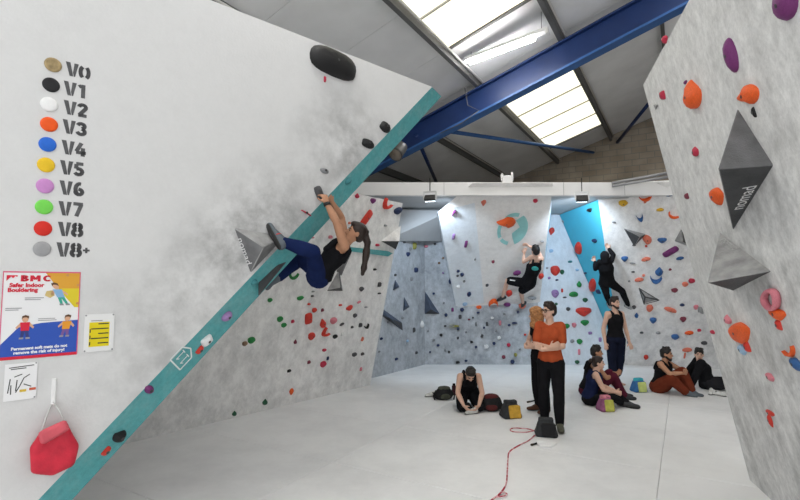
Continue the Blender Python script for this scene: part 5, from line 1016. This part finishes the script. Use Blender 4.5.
rucksack(490.5, 410, .36, .28, .25, BK, bagmat('dark_red', (.10, .02, .02)), 'black rucksack with dark red trim beside the kneeling man', -.2)
rucksack(465.5, 411.3, .19, .15, .14, BK, BK, 'small black bag in front of the kneeling man\'s knees', 0)
# water bottle / dark pouch behind the kneeling man
c = fl(454, 395); e = empty('drink_flask', c, 'dark maroon flask standing behind the kneeling man\'s arm', 'flask')
under(tube('body', [c, c + A(0, 0, .01), c + A(0, 0, .16), c + A(0, 0, .18)], [.036, .04, .04, .025], bagmat('dark_maroon', (.05, .012, .02)), None, 14), e); under(tube('cap', [c + A(0, 0, .18), c + A(0, 0, .21)], .026, BK, None, 12), e)
# white shoes and straps left of the olive rucksack
def shoe(px, py, dirv, m, label, L=.26, group=None, trim=None):
    c = fl(px, py); d = nrm(A(*dirv, 0)); s = A(d[1], -d[0], 0); ax = np.stack([s, d, A(0, 0, 1)]); e = empty('climbing_shoe', c, label, 'shoe', group); z = A(0, 0, 1)
    S = Soft(); S.hull(E_(c - d * L * .36 + z * .05, (.034, .04, .05), ax), E_(c + z * .04, (.042, .06, .035), ax)); S.hull(E_(c + z * .04, (.042, .06, .035), ax), E_(c + d * L * .38 + z * .028, (.034, .04, .024), ax)); S.build('upper', m, e, .008, 1, .004, 40)
    S = Soft(); S.hull(E_(c - d * L * .36 + z * .010, (.036, .045, .01), ax), E_(c + d * L * .38 + z * .010, (.037, .05, .01), ax)); S.build('sole', M_sole, e, .008, 0)
    S = Soft(); S.hull(E_(c - d * .02 + z * .066, (.044, .022, .016), ax)); S.build('strap', trim or BK, e, .008, 0)
    return e
SW = mat('white_shoe', (.62, .62, .60), .6, var=.15, scale=20)
shoe(431.5, 396.5, (-.9, -.3), SW, 'pale shoe lying at the far end of the olive rucksack', .24)
shoe(711, 394, (-.6, -.8), SW, 'white and black shoe nearest the seated man', .27, 'white shoes beside the reclining person', BK)
shoe(718, 395.5, (.5, -.86), SW, 'white and black shoe nearest the right wall', .27, 'white shoes beside the reclining person', BK)
shoe(471.5, 414, (-.95, -.3), SW, 'white shoe on the matting in front of the kneeling man', .20)
# thin dark brush and white cloth
def brush(x0, y0, x1, y1, label):
    a, b = fl(x0, y0, .015), fl(x1, y1, .015); e = empty('holds_brush', a, label, 'brush')
    under(tube('handle', [a, lerp(a, b, .7)], .012, BK, None, 8), e); d = nrm(b - a); S = Soft(); S.hull(E_(lerp(a, b, .72), .014), E_(b, .016)); S.build('bristles', bagmat('bristle', (.05, .04, .03)), e, .006, 0)
brush(537, 400, 527.5, 402, 'thin dark brush on the matting behind the black trousers')
brush(537.5, 443.2, 531.5, 444.8, 'thin dark brush on the matting beside the white cloth')
cl = Soft(); q = [fl(x, y, .012) for x, y in ((537, 442.5), (546, 441), (556, 443.5), (551, 446.5), (541, 446.5))]; cl.hull(*[E_(p, .012) for p in q[:4]]); cl.hull(*[E_(p, .014) for p in (q[0], q[3], q[4])])
o = cl.build('cloth', mat('white_cloth', (.82, .82, .82), .9), None, .008, 1, .010, 30); tag(o, 'crumpled white cloth on the matting in front of dark chalk bucket', 'cloth')
# pink rope
rp = [(480, 512), (491.7, 500), (499.8, 493.7), (506, 484), (507.3, 471), (508, 458.6), (509.7, 451.4), (519.6, 445), (528.6, 440.6), (534, 436), (537, 432.8), (530, 429.3), (516, 428), (510.6, 429), (512.4, 431.4), (525, 432.2), (535, 430.5), (541, 430)]
def smooth_path(P, k=6):
    P = [np.asarray(p, float) for p in P]; out = []
    for i in range(len(P) - 1):
        p0, p1, p2, p3 = P[max(i - 1, 0)], P[i], P[i + 1], P[min(i + 2, len(P) - 1)]
        for j in range(k):
            t = j / k; out.append(.5 * (2 * p1 + (p2 - p0) * t + (2 * p0 - 5 * p1 + 4 * p2 - p3) * t * t + (-p0 + 3 * p1 - 3 * p2 + p3) * t ** 3))
    return out + [P[-1]]
M_rope = mat('pink_flecked_rope', (.50, .07, .10), .8, .2, var=.0)
nt = M_rope.node_tree; wv = nt.nodes.new('ShaderNodeTexNoise'); wv.inputs['Scale'].default_value = 16; rr_ = nt.nodes.new('ShaderNodeValToRGB'); rr_.color_ramp.elements[0].position = .45; rr_.color_ramp.elements[1].position = .55
rr_.color_ramp.elements[0].color = (.42, .04, .07, 1); rr_.color_ramp.elements[1].color = (.72, .42, .44, 1); tcn = nt.nodes.new('ShaderNodeTexCoord'); nt.links.new(tcn.outputs['Object'], wv.inputs['Vector']); nt.links.new(wv.outputs['Fac'], rr_.inputs[0]); nt.links.new(rr_.outputs[0], nt.nodes['Principled BSDF'].inputs['Base Color'])
ro_ = tube('rope', smooth_path([fl(x, y, .008) for x, y in rp]), .008, M_rope, None, 8); tag(ro_, 'thin pink rope snaking over the matting to the dark chalk bucket', 'rope')
tl = tube('loose_tail', smooth_path([fl(x, y, .02) for x, y in ((498.5, 494.5), (503, 492), (507, 494.2), (503, 496), (496, 497))]), .007, M_rope, ro_, 8)

# ------------------------------------------------------------------ red bag hanging on the left wall
c = on('L', 53, 447, .10); rb = empty('shoulder_bag', c, 'red fabric bag hanging from a white hook strip on the wall', 'bag'); RBM = mat('red_fabric', (.55, .02, .045), .55, .35, var=.2, scale=9, bump=.4, bscale=25)
def lq(x, y, o): return on('L', x, y, o)
S = Soft(); S.hull(*[E_(lq(x, y, .05), (.026, .026, .03)) for x, y in ((36, 448), (36.5, 468), (53, 469.5), (69, 462), (72.5, 447), (63, 429), (45, 435))]); S.build('body', RBM, rb, .008, 2, .016, 20, 8)
S = Soft(); S.hull(*[E_(lq(x, y, .088), .010) for x, y in ((42, 434), (64, 422.5), (66, 428.5), (44, 441))]); S.build('top_flap', mat('red_lining', (.62, .10, .13), .6, var=.15, scale=10), rb, .008, 2, .012, 22, 9)
for pts in (((41, 434), (44, 424), (50, 407.5), (53, 404)), ((64.5, 422), (60, 412), (55.5, 405), (53, 404))): under(tube('strap', smooth_path([lq(x, y, .05 if i < 2 else .02) for i, (x, y) in enumerate(pts)]), .007, mat('pale_strap', (.55, .55, .54), .7), None, 6), rb)
hk = empty('hook_strip', lq(53, 391, 0), 'white vertical hook strip holding the red bag', 'hook')
ax = (UL_, VL_, NL); cc = lq(53.5, 391, .006); under(obox('strip', cc, ax, (.013, .085, .006), mat('white_plastic', (.85, .85, .85), .4), bev=.003), hk)
under(tube('hook', [lq(53.3, 402, .01), lq(53.3, 404.5, .03), lq(53.3, 403, .045)], .006, mat('white_plastic', (.85, .85, .85), .4), None, 6), hk)
